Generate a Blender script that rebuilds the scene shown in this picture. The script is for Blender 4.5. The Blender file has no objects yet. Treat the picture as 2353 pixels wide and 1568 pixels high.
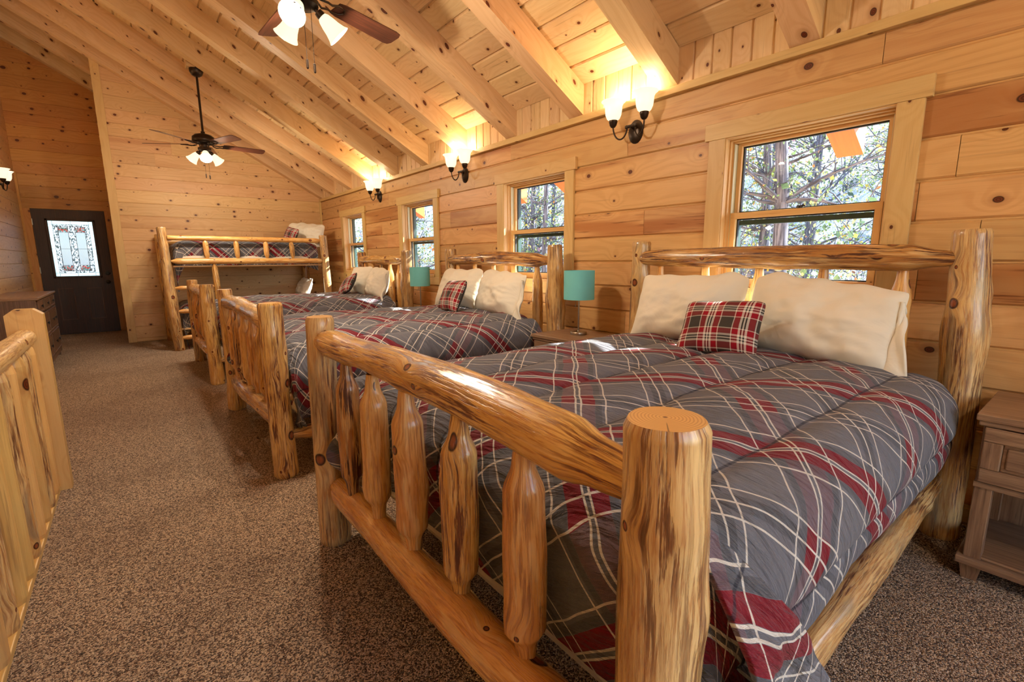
import bpy, bmesh, math, random
from mathutils import Vector, Matrix, noise, Euler
random.seed(7)
PI = math.pi
S = bpy.context.scene
COL = S.collection
# ------------------------------------------------------------------ camera, world, sun, exposure
CAM_H = 1.21
FPX = 1099.84
YAW, PITCH, ROLL = 0.67075887, 0.170370585, -0.0063326
fwd = Vector((math.sin(YAW)*math.cos(PITCH), math.cos(YAW)*math.cos(PITCH), -math.sin(PITCH)))
rt = Vector((math.cos(YAW), -math.sin(YAW), 0)); up = rt.cross(fwd)
r2 = rt*math.cos(ROLL)+up*math.sin(ROLL); u2 = -rt*math.sin(ROLL)+up*math.cos(ROLL)
cd = bpy.data.cameras.new('camera'); cam = bpy.data.objects.new('camera', cd); COL.objects.link(cam)
cd.sensor_width = 36; cd.lens = 36*FPX/2353.0; cd.clip_start = .02; cd.clip_end = 400
m3 = Matrix((r2, u2, -fwd)).transposed()
cam.matrix_world = Matrix.Translation((0, 0, CAM_H)) @ m3.to_4x4()
S.camera = cam

S.view_settings.view_transform = 'Standard'; S.view_settings.look = 'None'
S.view_settings.exposure = 0.36; S.view_settings.gamma = 1
S.view_settings.use_curve_mapping = False
w = bpy.data.worlds.new('world'); S.world = w; w.use_nodes = True
nt = w.node_tree; bg = nt.nodes['Background']
sky = nt.nodes.new('ShaderNodeTexSky'); sky.sky_type = 'NISHITA'; sky.sun_disc = False
sky.sun_elevation = math.radians(32); sky.sun_rotation = math.radians(120); sky.air_density = 1.0; sky.dust_density = .6; sky.ozone_density = 3.0
nt.links.new(sky.outputs[0], bg.inputs[0]); bg.inputs[1].default_value = SKY_STRENGTH = 0.85
SUN_DIR = Vector((-1, .5, -.70)).normalized()
sl = bpy.data.lights.new('sun', 'SUN'); sl.energy = 27; sl.angle = math.radians(.6); sl.color = (1, .95, .88)
so = bpy.data.objects.new('sun', sl); COL.objects.link(so)
so.rotation_euler = SUN_DIR.to_track_quat('-Z', 'Y').to_euler(); so.location = (12, -4, 9)
cy = S.cycles
cy.max_bounces = 8; cy.diffuse_bounces = 3; cy.glossy_bounces = 3; cy.transmission_bounces = 4; cy.transparent_max_bounces = 12
cy.sample_clamp_indirect = 4; cy.sample_clamp_direct = 0; cy.caustics_reflective = False; cy.caustics_refractive = False
S.cycles.light_sampling_threshold = .02; cy.use_denoising = True; cy.use_adaptive_sampling = True; cy.adaptive_threshold = 0.06; cy.adaptive_min_samples = 20

# room numbers (metres). x to the window wall, y down the room, z up
WX, LX, PY, DY, BY = 2.862, -1.22, 9.135, 10.915, -2.6
SLOPE, CEIL0 = .56, 2.50
def ceil_z(x): return CEIL0 + SLOPE*(WX-x)
BULB = (1.0, .86, .66)

# ------------------------------------------------------------------ materials
class NT:
    def __init__(s, name):
        s.m = bpy.data.materials.new(name); s.m.use_nodes = True; s.t = s.m.node_tree
        s.b = s.t.nodes['Principled BSDF']; s.out = s.t.nodes['Material Output']
    def n(s, ty, **k):
        x = s.t.nodes.new(ty)
        for a, v in k.items(): setattr(x, a, v)
        return x
    def put(s, sock, v):
        if v is None: return
        if hasattr(v, 'is_linked') or isinstance(v, bpy.types.NodeSocket): s.t.links.new(v, sock)
        else: sock.default_value = v
    def m_(s, op, a, b=None, c=None, clamp=False):
        x = s.n('ShaderNodeMath', operation=op, use_clamp=clamp)
        s.put(x.inputs[0], a); s.put(x.inputs[1], b); s.put(x.inputs[2], c); return x.outputs[0]
    def v_(s, op, a, b=None):
        x = s.n('ShaderNodeVectorMath', operation=op); s.put(x.inputs[0], a); s.put(x.inputs[1], b)
        return x.outputs['Value'] if op in ('LENGTH', 'DOT_PRODUCT', 'DISTANCE') else x.outputs[0]
    def comb(s, x, y, z=0.0):
        c = s.n('ShaderNodeCombineXYZ'); s.put(c.inputs[0], x); s.put(c.inputs[1], y); s.put(c.inputs[2], z); return c.outputs[0]
    def sep(s, v):
        c = s.n('ShaderNodeSeparateXYZ'); s.put(c.inputs[0], v); return c.outputs
    def noise(s, vec, scale=1, detail=3, rough=.5, dim='3D', dist=0):
        x = s.n('ShaderNodeTexNoise', noise_dimensions=dim); s.put(x.inputs['Vector'], vec)
        x.inputs['Scale'].default_value = scale; x.inputs['Detail'].default_value = detail
        x.inputs['Roughness'].default_value = rough; x.inputs['Distortion'].default_value = dist; return x.outputs[0]
    def ss(s, a, lo, hi, o0=0.0, o1=1.0):
        x = s.n('ShaderNodeMapRange', interpolation_type='SMOOTHSTEP'); s.put(x.inputs[0], a)
        s.put(x.inputs[1], lo); s.put(x.inputs[2], hi); s.put(x.inputs[3], o0); s.put(x.inputs[4], o1); return x.outputs[0]
    def mix(s, f, a, b, mode='MIX'):
        x = s.n('ShaderNodeMix', data_type='RGBA', blend_type=mode); s.put(x.inputs[0], f)
        for sock, v in ((x.inputs[6], a), (x.inputs[7], b)):
            s.put(sock, (*v, 1) if isinstance(v, tuple) and len(v) == 3 else v)
        return x.outputs[2]
    def attr(s, name='rnd'):
        return s.n('ShaderNodeAttribute', attribute_name=name).outputs['Fac']
    def uv(s): return s.n('ShaderNodeUVMap').outputs[0]
    def obj(s): return s.n('ShaderNodeTexCoord').outputs['Object']
    def bump(s, h, st=.3, d=.01):
        x = s.n('ShaderNodeBump'); x.inputs['Strength'].default_value = st; x.inputs['Distance'].default_value = d
        s.put(x.inputs['Height'], h); s.t.links.new(x.outputs[0], s.b.inputs['Normal']); return x
    def fin(s, col=None, rough=None, **k):
        if col is not None: s.put(s.b.inputs['Base Color'], (*col, 1) if isinstance(col, tuple) and len(col) == 3 else col)
        s.put(s.b.inputs['Roughness'], rough)
        for a, v in k.items(): s.put(s.b.inputs[a.replace('_', ' ')], v)
        return s.m

def srgb(r, g, b):
    f = lambda c: c/12.92 if c <= .04045 else ((c+.055)/1.055)**2.4
    return (f(r/255), f(g/255), f(b/255))

def knots(t, u, v, rnd, a, b, thr, r0, r1, sq=.75):
    """knots scattered over (u along, v across) metres; gives (mask, normalised distance d/r, raw distance)"""
    off = t.m_('MULTIPLY', rnd, 53.7)
    P = t.comb(t.m_('MULTIPLY_ADD', u, a, off), t.m_('MULTIPLY_ADD', v, b, off))
    vo = t.n('ShaderNodeTexVoronoi', voronoi_dimensions='2D', feature='F1'); t.put(vo.inputs['Vector'], P)
    vo.inputs['Scale'].default_value = 1; vo.inputs['Randomness'].default_value = .85
    d = t.v_('SUBTRACT', P, vo.outputs['Position']); dx, dy, _ = t.sep(d)
    dm = t.v_('LENGTH', t.comb(t.m_('MULTIPLY', dx, sq/a), t.m_('DIVIDE', dy, b)))
    cr, cg, cb = t.sep(vo.outputs['Color'])
    r = t.m_('MULTIPLY_ADD', t.m_('POWER', cr, 2), r1-r0, r0)
    present = t.m_('GREATER_THAN', cg, thr)
    q = t.m_('DIVIDE', dm, r)
    q = t.m_('ADD', q, t.m_('MULTIPLY', t.m_('SUBTRACT', 1, present), 50))
    dm2 = t.m_('ADD', dm, t.m_('MULTIPLY', t.m_('SUBTRACT', 1, present), 5))
    return q, dm2, t.m_('MULTIPLY', dy, 1.0/b)

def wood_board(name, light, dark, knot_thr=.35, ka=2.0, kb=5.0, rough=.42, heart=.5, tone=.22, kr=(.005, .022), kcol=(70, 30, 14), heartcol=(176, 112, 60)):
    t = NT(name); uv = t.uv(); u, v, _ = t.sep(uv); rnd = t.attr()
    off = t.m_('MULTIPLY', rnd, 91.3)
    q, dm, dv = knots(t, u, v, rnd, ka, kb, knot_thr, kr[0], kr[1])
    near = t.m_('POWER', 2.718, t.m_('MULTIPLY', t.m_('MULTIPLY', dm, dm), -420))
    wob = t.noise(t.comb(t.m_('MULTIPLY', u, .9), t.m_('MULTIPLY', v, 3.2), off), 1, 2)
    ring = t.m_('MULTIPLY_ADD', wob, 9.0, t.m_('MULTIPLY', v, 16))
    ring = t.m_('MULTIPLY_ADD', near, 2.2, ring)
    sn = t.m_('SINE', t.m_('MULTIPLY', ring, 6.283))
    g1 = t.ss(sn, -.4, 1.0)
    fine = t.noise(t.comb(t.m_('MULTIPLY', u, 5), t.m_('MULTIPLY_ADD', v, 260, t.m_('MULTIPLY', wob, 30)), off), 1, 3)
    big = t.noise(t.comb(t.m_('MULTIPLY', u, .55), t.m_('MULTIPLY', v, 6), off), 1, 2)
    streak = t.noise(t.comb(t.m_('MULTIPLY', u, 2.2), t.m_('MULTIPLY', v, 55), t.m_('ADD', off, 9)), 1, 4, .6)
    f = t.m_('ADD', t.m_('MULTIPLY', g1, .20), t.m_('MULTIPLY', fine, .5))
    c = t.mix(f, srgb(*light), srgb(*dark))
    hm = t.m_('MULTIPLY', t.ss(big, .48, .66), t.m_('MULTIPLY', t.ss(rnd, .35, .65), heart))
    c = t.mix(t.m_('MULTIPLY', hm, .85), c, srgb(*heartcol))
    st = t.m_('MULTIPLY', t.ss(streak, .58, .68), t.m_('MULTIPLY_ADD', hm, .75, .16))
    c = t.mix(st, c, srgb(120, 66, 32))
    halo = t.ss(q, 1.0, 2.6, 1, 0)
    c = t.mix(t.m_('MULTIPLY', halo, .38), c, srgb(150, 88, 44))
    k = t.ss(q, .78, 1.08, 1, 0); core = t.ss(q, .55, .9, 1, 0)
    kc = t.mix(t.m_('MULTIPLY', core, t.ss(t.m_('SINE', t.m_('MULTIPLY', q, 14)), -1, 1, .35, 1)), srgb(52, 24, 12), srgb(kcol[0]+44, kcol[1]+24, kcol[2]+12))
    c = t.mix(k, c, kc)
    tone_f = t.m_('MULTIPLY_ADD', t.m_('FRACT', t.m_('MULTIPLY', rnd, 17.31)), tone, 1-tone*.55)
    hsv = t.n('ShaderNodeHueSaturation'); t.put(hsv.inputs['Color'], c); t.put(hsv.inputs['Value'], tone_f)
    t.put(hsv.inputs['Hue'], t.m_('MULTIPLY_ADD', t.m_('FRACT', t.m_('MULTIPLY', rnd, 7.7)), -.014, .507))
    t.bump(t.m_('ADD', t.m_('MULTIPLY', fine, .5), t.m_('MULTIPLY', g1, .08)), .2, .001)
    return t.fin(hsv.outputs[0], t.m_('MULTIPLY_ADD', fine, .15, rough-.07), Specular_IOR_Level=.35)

M = {}
M['log_wall'] = wood_board('pine_log_siding', (228, 182, 124), (194, 136, 78), .30, 2.5, 5.2, .42, 1.0, .26, (.006, .020))
M['partition'] = wood_board('pine_tongue_and_groove', (230, 190, 138), (206, 154, 98), .16, 3.4, 6.2, .45, .4, .12, (.004, .017))
M['door_wall'] = wood_board('shaded_pine_boards', (208, 150, 82), (176, 112, 50), .12, 2.6, 6.5, .42, .6, .18, (.006, .024))  # pine coloured darker and more orange to stand for the dim door recess
M['ceiling'] = wood_board('pale_pine_ceiling', (236, 204, 158), (214, 170, 118), .16, 3.6, 6.2, .5, .3, .14, (.005, .016))
M['rafter'] = wood_board('pine_rafter', (234, 198, 150), (210, 162, 110), .30, 2.2, 8.0, .5, .4, .10, (.007, .022))
M['trim'] = wood_board('pine_trim', (224, 190, 130), (204, 160, 98), .70, 1.6, 9.0, .42, .2, .08, (.006, .014))
M['sash'] = wood_board('pine_window_sash', (228, 186, 126), (206, 152, 94), .9, 1.2, 9.0, .35, .2, .06, (.004, .008))
M['rail_pine'] = wood_board('knotty_pine_railing', (232, 192, 122), (206, 150, 80), .35, 2.6, 9.0, .33, .5, .2, (.008, .026))
def orange_stain():
    t = NT('orange_stained_beam'); u, v, _ = t.sep(t.uv())
    n = t.noise(t.comb(t.m_('MULTIPLY', u, 3), t.m_('MULTIPLY', v, 60)), 1, 3)
    return t.fin(t.mix(n, srgb(238, 122, 40), srgb(214, 92, 22)), .5)
M['orange'] = orange_stain()

def log_mat(name, light, mid, streakcol, amount=.5, grey=.0, rough=.24, kthr=.45):
    t = NT(name); u, v, _ = t.sep(t.uv()); rnd = t.attr(); off = t.m_('MULTIPLY', rnd, 61.7)
    q, dm, dv = knots(t, u, v, rnd, 3.2, 6.5, kthr*.6, .006, .024, .8)
    near = t.m_('POWER', 2.718, t.m_('MULTIPLY', t.m_('MULTIPLY', dm, dm), -900))
    vv = t.m_('ADD', v, t.m_('MULTIPLY', near, .02))
    big = t.noise(t.comb(t.m_('MULTIPLY', u, 2.2), t.m_('MULTIPLY', vv, 9), off), 1, 3, .55)
    s1 = t.noise(t.comb(t.m_('MULTIPLY', u, 8), t.m_('MULTIPLY', vv, 115), off), 1, 4, .62)
    s2 = t.noise(t.comb(t.m_('MULTIPLY', u, 14), t.m_('MULTIPLY', vv, 230), t.m_('ADD', off, 5)), 1, 3, .6)
    c = t.mix(t.ss(big, .3, .7), srgb(*light), srgb(*mid))
    c = t.mix(t.m_('MULTIPLY', t.ss(s2, .46, .62), .55), c, srgb(170, 100, 46))
    c = t.mix(t.m_('MULTIPLY', t.ss(t.noise(t.comb(t.m_('MULTIPLY', u, 5), t.m_('MULTIPLY', vv, 40), t.m_('ADD', off, 44)), 1, 3), .52, .62), .5), c, srgb(250, 212, 148))
    if grey: c = t.mix(t.m_('MULTIPLY', t.ss(t.noise(t.comb(t.m_('MULTIPLY', u, 3), t.m_('MULTIPLY', vv, 22), t.m_('ADD', off, 22)), 1, 3), .52, .66), grey), c, srgb(140, 128, 104))
    patch = t.ss(t.noise(t.comb(t.m_('MULTIPLY', u, 2.6), t.m_('MULTIPLY', vv, 16), t.m_('ADD', off, 31)), 1, 2), .40, .62)
    sm = t.m_('MULTIPLY', t.ss(s1, .48, .57), t.m_('MULTIPLY_ADD', patch, .8, .22))
    sm = t.m_('MULTIPLY', sm, amount*1.7, clamp=True)
    c = t.mix(sm, c, srgb(*streakcol))
    c = t.mix(t.m_('MULTIPLY', t.ss(s1, .575, .64), t.m_('MULTIPLY', patch, amount*1.3), clamp=True), c, srgb(74, 36, 18))
    c = t.mix(t.m_('MULTIPLY', t.ss(q, 1, 2.8, 1, 0), .4), c, srgb(226, 176, 104))
    k = t.ss(q, .8, 1.05, 1, 0); core = t.ss(q, .3, .85, 1, 0)
    c = t.mix(k, c, t.mix(core, srgb(60, 26, 10), srgb(150, 76, 38)))
    tone = t.m_('MULTIPLY_ADD', t.m_('FRACT', t.m_('MULTIPLY', rnd, 13.7)), .16, .92)
    hsv = t.n('ShaderNodeHueSaturation'); t.put(hsv.inputs['Color'], c); t.put(hsv.inputs['Value'], tone)
    h = t.m_('ADD', t.m_('MULTIPLY', s2, .25), t.m_('MULTIPLY', sm, -.5)); h = t.m_('ADD', h, t.m_('MULTIPLY', k, -.4))
    h = t.m_('ADD', h, t.m_('MULTIPLY', big, 1.5))
    t.bump(h, .7, .004)
    return t.fin(hsv.outputs[0], t.m_('MULTIPLY_ADD', sm, .2, rough), Coat_Weight=.35, Coat_Roughness=.12, Specular_IOR_Level=.5)
M['log'] = log_mat('varnished_log', (240, 196, 118), (222, 164, 84), (132, 72, 30), .62)
M['log_pale'] = log_mat('pale_peeled_log', (226, 188, 128), (206, 156, 92), (118, 66, 34), .5, .6)
M['log_dark'] = log_mat('dark_bark_log', (214, 164, 96), (176, 118, 62), (92, 48, 24), .95, .3)
M['log_rail'] = log_mat('pale_rail_log', (232, 200, 140), (212, 172, 106), (150, 100, 54), .25, 0, .3, .6)
M['log_clear'] = log_mat('clear_peeled_log', (244, 194, 116), (228, 164, 86), (170, 92, 38), .22, 0, .26, .6)
M['spindle'] = log_mat('spindle_log', (240, 184, 108), (222, 152, 80), (142, 70, 28), .4)
def endgrain():
    t = NT('log_end_grain'); uv = t.uv(); L = t.v_('LENGTH', uv)
    w = t.noise(uv, 18, 2)
    r = t.m_('SINE', t.m_('MULTIPLY', t.m_('MULTIPLY_ADD', w, .006, L), 1250))
    c = t.mix(t.m_('MULTIPLY', t.ss(r, -.2, 1), .55), srgb(238, 186, 112), srgb(190, 118, 56))
    x, y, _ = t.sep(uv)
    ang = t.n('ShaderNodeMath', operation='ARCTAN2'); t.put(ang.inputs[0], y); t.put(ang.inputs[1], x)
    cr = t.m_('MULTIPLY', t.ss(t.m_('ABSOLUTE', t.m_('SUBTRACT', ang.outputs[0], -.9)), .0, .035, 1, 0), t.ss(L, .02, .03))
    c = t.mix(t.m_('MULTIPLY', cr, .8), c, srgb(60, 30, 14))
    c = t.mix(t.ss(L, .002, .004, 1, 0), c, srgb(110, 60, 28))
    return t.fin(c, .3, Coat_Weight=.5, Coat_Roughness=.1)
M['end'] = endgrain()

def carpet():
    t = NT('brown_fleck_carpet'); p = t.obj()
    a = t.noise(p, 260, 2, .6); b = t.noise(p, 110, 2, .6); g = t.noise(p, 1.4, 2)
    vo = t.n('ShaderNodeTexVoronoi', feature='F1'); t.put(vo.inputs['Vector'], p); vo.inputs['Scale'].default_value = 235
    cr, cg, cb = t.sep(vo.outputs['Color'])
    c = t.mix(t.ss(cr, .15, .9), srgb(84, 58, 44), srgb(246, 214, 176))
    c = t.mix(t.m_('MULTIPLY', t.ss(a, .42, .6), .5), c, srgb(146, 104, 76))
    c = t.mix(t.m_('MULTIPLY', t.ss(cg, .8, .9), .7), c, srgb(244, 216, 186))
    c = t.mix(t.m_('MULTIPLY', t.ss(cb, .78, .9), .75), c, srgb(34, 18, 14))
    c = t.mix(t.m_('MULTIPLY', t.ss(g, .4, .65), .22), c, srgb(96, 62, 42))
    h = t.m_('ADD', t.m_('MULTIPLY', vo.outputs['Distance'], -1.2), b)
    t.bump(h, 1.0, .006)
    return t.fin(c, .95, Specular_IOR_Level=.1, Sheen_Weight=.15)
M['carpet'] = carpet()

def band(t, x, c, hw):   # 1 inside |x-c|<hw
    return t.m_('LESS_THAN', t.m_('ABSOLUTE', t.m_('SUBTRACT', x, c)), hw)
def vmax(t, *a):
    r = a[0]
    for q in a[1:]: r = t.m_('MAXIMUM', r, q)
    return r
def plaid():
    t = NT('grey_plaid_quilt'); u, v, _ = t.sep(t.uv())
    wv = t.noise(t.comb(u, v), 5, 2); wob = t.m_('MULTIPLY_ADD', wv, .028, -.014)
    P = .53
    a = t.m_('ADD', t.m_('MULTIPLY', t.m_('ADD', u, v), .7071), wob)
    b = t.m_('SUBTRACT', t.m_('MULTIPLY', t.m_('SUBTRACT', u, v), .7071), wob)
    fr = lambda x, ph: t.m_('MULTIPLY_ADD', t.m_('FRACT', t.m_('ADD', t.m_('DIVIDE', x, P), ph)), P, -P/2)
    a = fr(a, .819); b = fr(b, .846)       # 0 = centre of the red band
    tw = t.m_('SINE', t.m_('MULTIPLY', t.m_('ADD', u, t.m_('MULTIPLY', v, .0)), 1400))
    def parts(x):
        red = band(t, t.m_('ABSOLUTE', x), .030, .019)
        pair = band(t, t.m_('ABSOLUTE', x), .0075, .0026)
        single = band(t, t.m_('ABSOLUTE', x), .082, .0024)
        ax = t.m_('SUBTRACT', P/2, t.m_('ABSOLUTE', x))
        trip = vmax(t, band(t, ax, .0, .0024), band(t, ax, .042, .0024))
        dk = vmax(t, band(t, t.m_('ABSOLUTE', x), .060, .010), band(t, ax, .012, .009))
        tri = band(t, ax, .0, .046)
        return red, pair, single, trip, dk, tri
    A, B = parts(a), parts(b)
    base = t.mix(t.noise(t.comb(u, v), 3, 2), srgb(122, 120, 126), srgb(102, 103, 113))
    c = t.mix(t.m_('MULTIPLY', vmax(t, A[4], B[4]), .38), base, srgb(40, 42, 46))
    c = t.mix(t.m_('MULTIPLY', B[0], .30), c, srgb(130, 40, 56))
    RED = srgb(128, 16, 36)
    c = t.mix(A[0], c, RED)
    c = t.mix(t.m_('MULTIPLY', B[0], vmax(t, A[0], A[5])), c, RED)
    ln = vmax(t, A[1], A[2], A[3], B[1], B[2], B[3])
    c = t.mix(t.m_('MULTIPLY', ln, .93), c, srgb(232, 222, 210))
    sv = t.m_('ADD', v, t.m_('MULTIPLY_ADD', t.noise(t.comb(u, 3.1), 2.2, 1), .05, -.025))
    seam = t.ss(t.m_('ABSOLUTE', t.m_('SUBTRACT', t.m_('FRACT', t.m_('ADD', t.m_('DIVIDE', sv, .34), .5)), .5)), .006, .016, 1, 0)
    c = t.mix(t.m_('MULTIPLY', seam, .75), c, srgb(24, 26, 44))
    wr = t.noise(t.comb(t.m_('MULTIPLY', t.m_('ADD', u, t.m_('MULTIPLY', v, .35)), 42), t.m_('MULTIPLY', v, 8)), 1, 4, .55, dist=.5)
    wr2 = t.noise(t.comb(t.m_('MULTIPLY', u, 30), t.m_('MULTIPLY', v, 16)), 1, 3, .55)
    weave = t.m_('MULTIPLY', t.m_('SINE', t.m_('MULTIPLY', t.m_('ADD', u, v), 2600)), .02)
    h = t.m_('ADD', t.m_('MULTIPLY', t.ss(wr, .3, .7), 1.0), t.m_('MULTIPLY', wr2, .5)); h = t.m_('ADD', h, weave)
    t.bump(h, .85, .020)
    return t.fin(c, .75, Specular_IOR_Level=.25, Sheen_Weight=.1)
M['plaid'] = plaid()

def tartan():
    t = NT('red_grey_tartan'); u, v, _ = t.sep(t.uv()); P = .160
    fr = lambda x: t.m_('MULTIPLY', t.m_('FRACT', t.m_('DIVIDE', x, P)), P)
    def comp(x):
        red = vmax(t, band(t, x, .028, .0125), band(t, x, .092, .0125))
        pale = band(t, x, .060, .0195)
        blk = vmax(t, band(t, x, .0535, .0032), band(t, x, .0665, .0032))
        wh = vmax(t, band(t, x, .0120, .0022), band(t, x, .108, .0022), band(t, x, .060, .0018))
        return red, pale, blk, wh
    A, B = comp(fr(u)), comp(fr(v))
    tw = t.m_('GREATER_THAN', t.m_('SINE', t.m_('MULTIPLY', t.m_('ADD', u, v), 1400)), 0)
    G, R_, W_, K = srgb(66, 60, 54), srgb(150, 16, 32), srgb(226, 214, 200), srgb(34, 30, 28)
    def col(Q):
        c = t.mix(Q[0], (*G, 1), R_); c = t.mix(Q[1], c, W_); c = t.mix(Q[2], c, K); return t.mix(Q[3], c, W_)
    c = t.mix(.5, col(A), col(B))
    c = t.mix(t.m_('MULTIPLY', tw, .25), c, col(A))
    t.bump(tw, .15, .001)
    return t.fin(c, .8, Specular_IOR_Level=.2)
M['tartan'] = tartan()
def cotton():
    t = NT('cream_cotton'); u, v, _ = t.sep(t.uv())
    n = t.noise(t.comb(t.m_('MULTIPLY', u, 5), t.m_('MULTIPLY', v, 5)), 1, 3, .5, dist=1.2)
    n2 = t.noise(t.comb(t.m_('MULTIPLY', u, 22), t.m_('MULTIPLY', v, 9)), 1, 2)
    t.bump(t.m_('MULTIPLY_ADD', n2, .25, n), .5, .02)
    return t.fin(srgb(236, 226, 206), .85, Specular_IOR_Level=.2, Sheen_Weight=.1)
M['cotton'] = cotton()
def plain(name, col, rough=.5, metal=0, **k):
    t = NT(name); n = t.noise(t.obj(), 30, 2)
    c = t.mix(t.m_('MULTIPLY', n, .12), srgb(*col), srgb(*[int(x*.8) for x in col]))
    return t.fin(c, rough, Metallic=metal, **k)
M['mattress'] = plain('mattress_ticking', (226, 216, 200), .85)
M['dark_fabric'] = plain('charcoal_fabric', (54, 52, 54), .85)
M['bronze'] = plain('oil_rubbed_bronze', (58, 46, 38), .35, .75)
M['steel'] = plain('brushed_nickel', (176, 168, 156), .3, 1)
M['teal'] = plain('teal_lampshade', (122, 206, 206), .75, 0)
M['black'] = plain('black_paint', (26, 22, 20), .4)
M['green_frame'] = plain('dark_green_aluminium', (44, 72, 66), .4)
M['vinyl'] = plain('pale_jamb_liner', (214, 208, 178), .4)
M['gasket'] = plain('black_rubber_seal', (24, 26, 26), .6)
M['plate'] = plain('almond_plastic', (206, 160, 108), .4)
def rustic(name, a, b, rough=.5):
    t = NT(name); u, v, _ = t.sep(t.uv()); off = t.m_('MULTIPLY', t.attr(), 33)
    n = t.noise(t.comb(t.m_('MULTIPLY', u, 3), t.m_('MULTIPLY', v, 90), off), 1, 5, .65)
    n2 = t.noise(t.comb(t.m_('MULTIPLY', u, 12), t.m_('MULTIPLY', v, 260), off), 1, 3, .6)
    c = t.mix(t.ss(n, .3, .7), srgb(*a), srgb(*b))
    c = t.mix(t.m_('MULTIPLY', t.ss(n2, .55, .7), .5), c, srgb(int(a[0]*.5), int(a[1]*.5), int(a[2]*.5)))
    t.bump(n2, .3, .001)
    return t.fin(c, rough)
M['rustic'] = rustic('rustic_grey_brown_laminate', (160, 128, 100), (118, 88, 66), .38)
M['dresser'] = rustic('dark_walnut_laminate', (128, 98, 76), (92, 68, 52), .4)
M['door'] = rustic('espresso_stained_door', (74, 42, 30), (50, 28, 20), .5)
M['door_edge'] = rustic('lighter_door_moulding', (112, 76, 58), (84, 56, 44), .4)  # door mouldings in a lighter brown than the slab
M['blade'] = rustic('mahogany_fan_blade', (98, 54, 36), (56, 28, 20), .3)
def glow(name, col, strength, base=(.9, .85, .75), trans=.5):
    t = NT(name)
    return t.fin(base, .3, Emission_Color=(*col, 1), Emission_Strength=strength)
M['shade'] = glow('lit_frosted_glass', (1.0, .86, .58), .95, (.55, .5, .42))
M['bulb'] = glow('lit_bulb', (1.0, .85, .6), 14.0)
def glass():
    t = NT('window_glass'); nt = t.t; nt.nodes.remove(t.b)
    tr = t.n('ShaderNodeBsdfTransparent'); gl = t.n('ShaderNodeBsdfGlossy'); gl.inputs['Roughness'].default_value = .02
    tr.inputs[0].default_value = (.94, .97, .97, 1)
    lw = t.n('ShaderNodeLayerWeight'); lw.inputs[0].default_value = .5
    fr = t.m_('MULTIPLY_ADD', t.m_('POWER', lw.outputs['Facing'], 5), .5, .02)
    mx = t.n('ShaderNodeMixShader'); nt.links.new(fr, mx.inputs[0]); nt.links.new(tr.outputs[0], mx.inputs[1]); nt.links.new(gl.outputs[0], mx.inputs[2])
    nt.links.new(mx.outputs[0], t.out.inputs[0]); return t.m
M['glass'] = glass()
def art_glass():
    # bevelled leaded door glass: pale border, textured clear, ribbed frosted panels, coloured chips
    t = NT('leaded_art_glass'); u, v, _ = t.sep(t.uv())
    n = t.noise(t.comb(t.m_('MULTIPLY', u, 60), t.m_('MULTIPLY', v, 24)), 1, 3, .7)
    W_, H_ = .554, .90
    au = t.m_('ABSOLUTE', t.m_('SUBTRACT', u, W_/2)); av = t.m_('ABSOLUTE', t.m_('SUBTRACT', v, H_/2))
    border = t.m_('MAXIMUM', t.m_('GREATER_THAN', au, .225), t.m_('GREATER_THAN', av, .395))
    frost = t.m_('MULTIPLY', band(t, au, .105, .062), t.m_('LESS_THAN', av, .27))
    rib = t.ss(t.m_('SINE', t.m_('MULTIPLY', u, 900)), -1, 1, .55, .8)
    clear = t.mix(t.ss(n, .45, .56), srgb(120, 130, 128), srgb(252, 252, 252))
    chip = t.m_('MULTIPLY', band(t, av, .315, .035), band(t, au, .11, .06))
    n3 = t.noise(t.comb(u, v), 40, 2)
    cc = t.mix(t.ss(n3, .45, .55), srgb(200, 60, 40), srgb(70, 150, 140))
    c = t.mix(t.m_('MULTIPLY', chip, .7), clear, cc)
    c = t.mix(frost, c, t.mix(rib, srgb(150, 152, 150), srgb(220, 222, 220)))
    c = t.mix(border, c, srgb(228, 238, 234))
    tl = t.n('ShaderNodeBsdfTranslucent'); tr = t.n('ShaderNodeBsdfTransparent'); gl = t.n('ShaderNodeBsdfGlossy'); gl.inputs['Roughness'].default_value = .15
    t.put(tl.inputs[0], c); t.put(tr.inputs[0], c)
    mx = t.n('ShaderNodeMixShader'); mx.inputs[0].default_value = .45; t.t.links.new(tl.outputs[0], mx.inputs[1]); t.t.links.new(tr.outputs[0], mx.inputs[2])
    m2 = t.n('ShaderNodeMixShader'); m2.inputs[0].default_value = .06; t.t.links.new(mx.outputs[0], m2.inputs[1]); t.t.links.new(gl.outputs[0], m2.inputs[2])
    t.t.links.new(m2.outputs[0], t.out.inputs[0]); t.t.nodes.remove(t.b); return t.m
M['art'] = art_glass()
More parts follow.
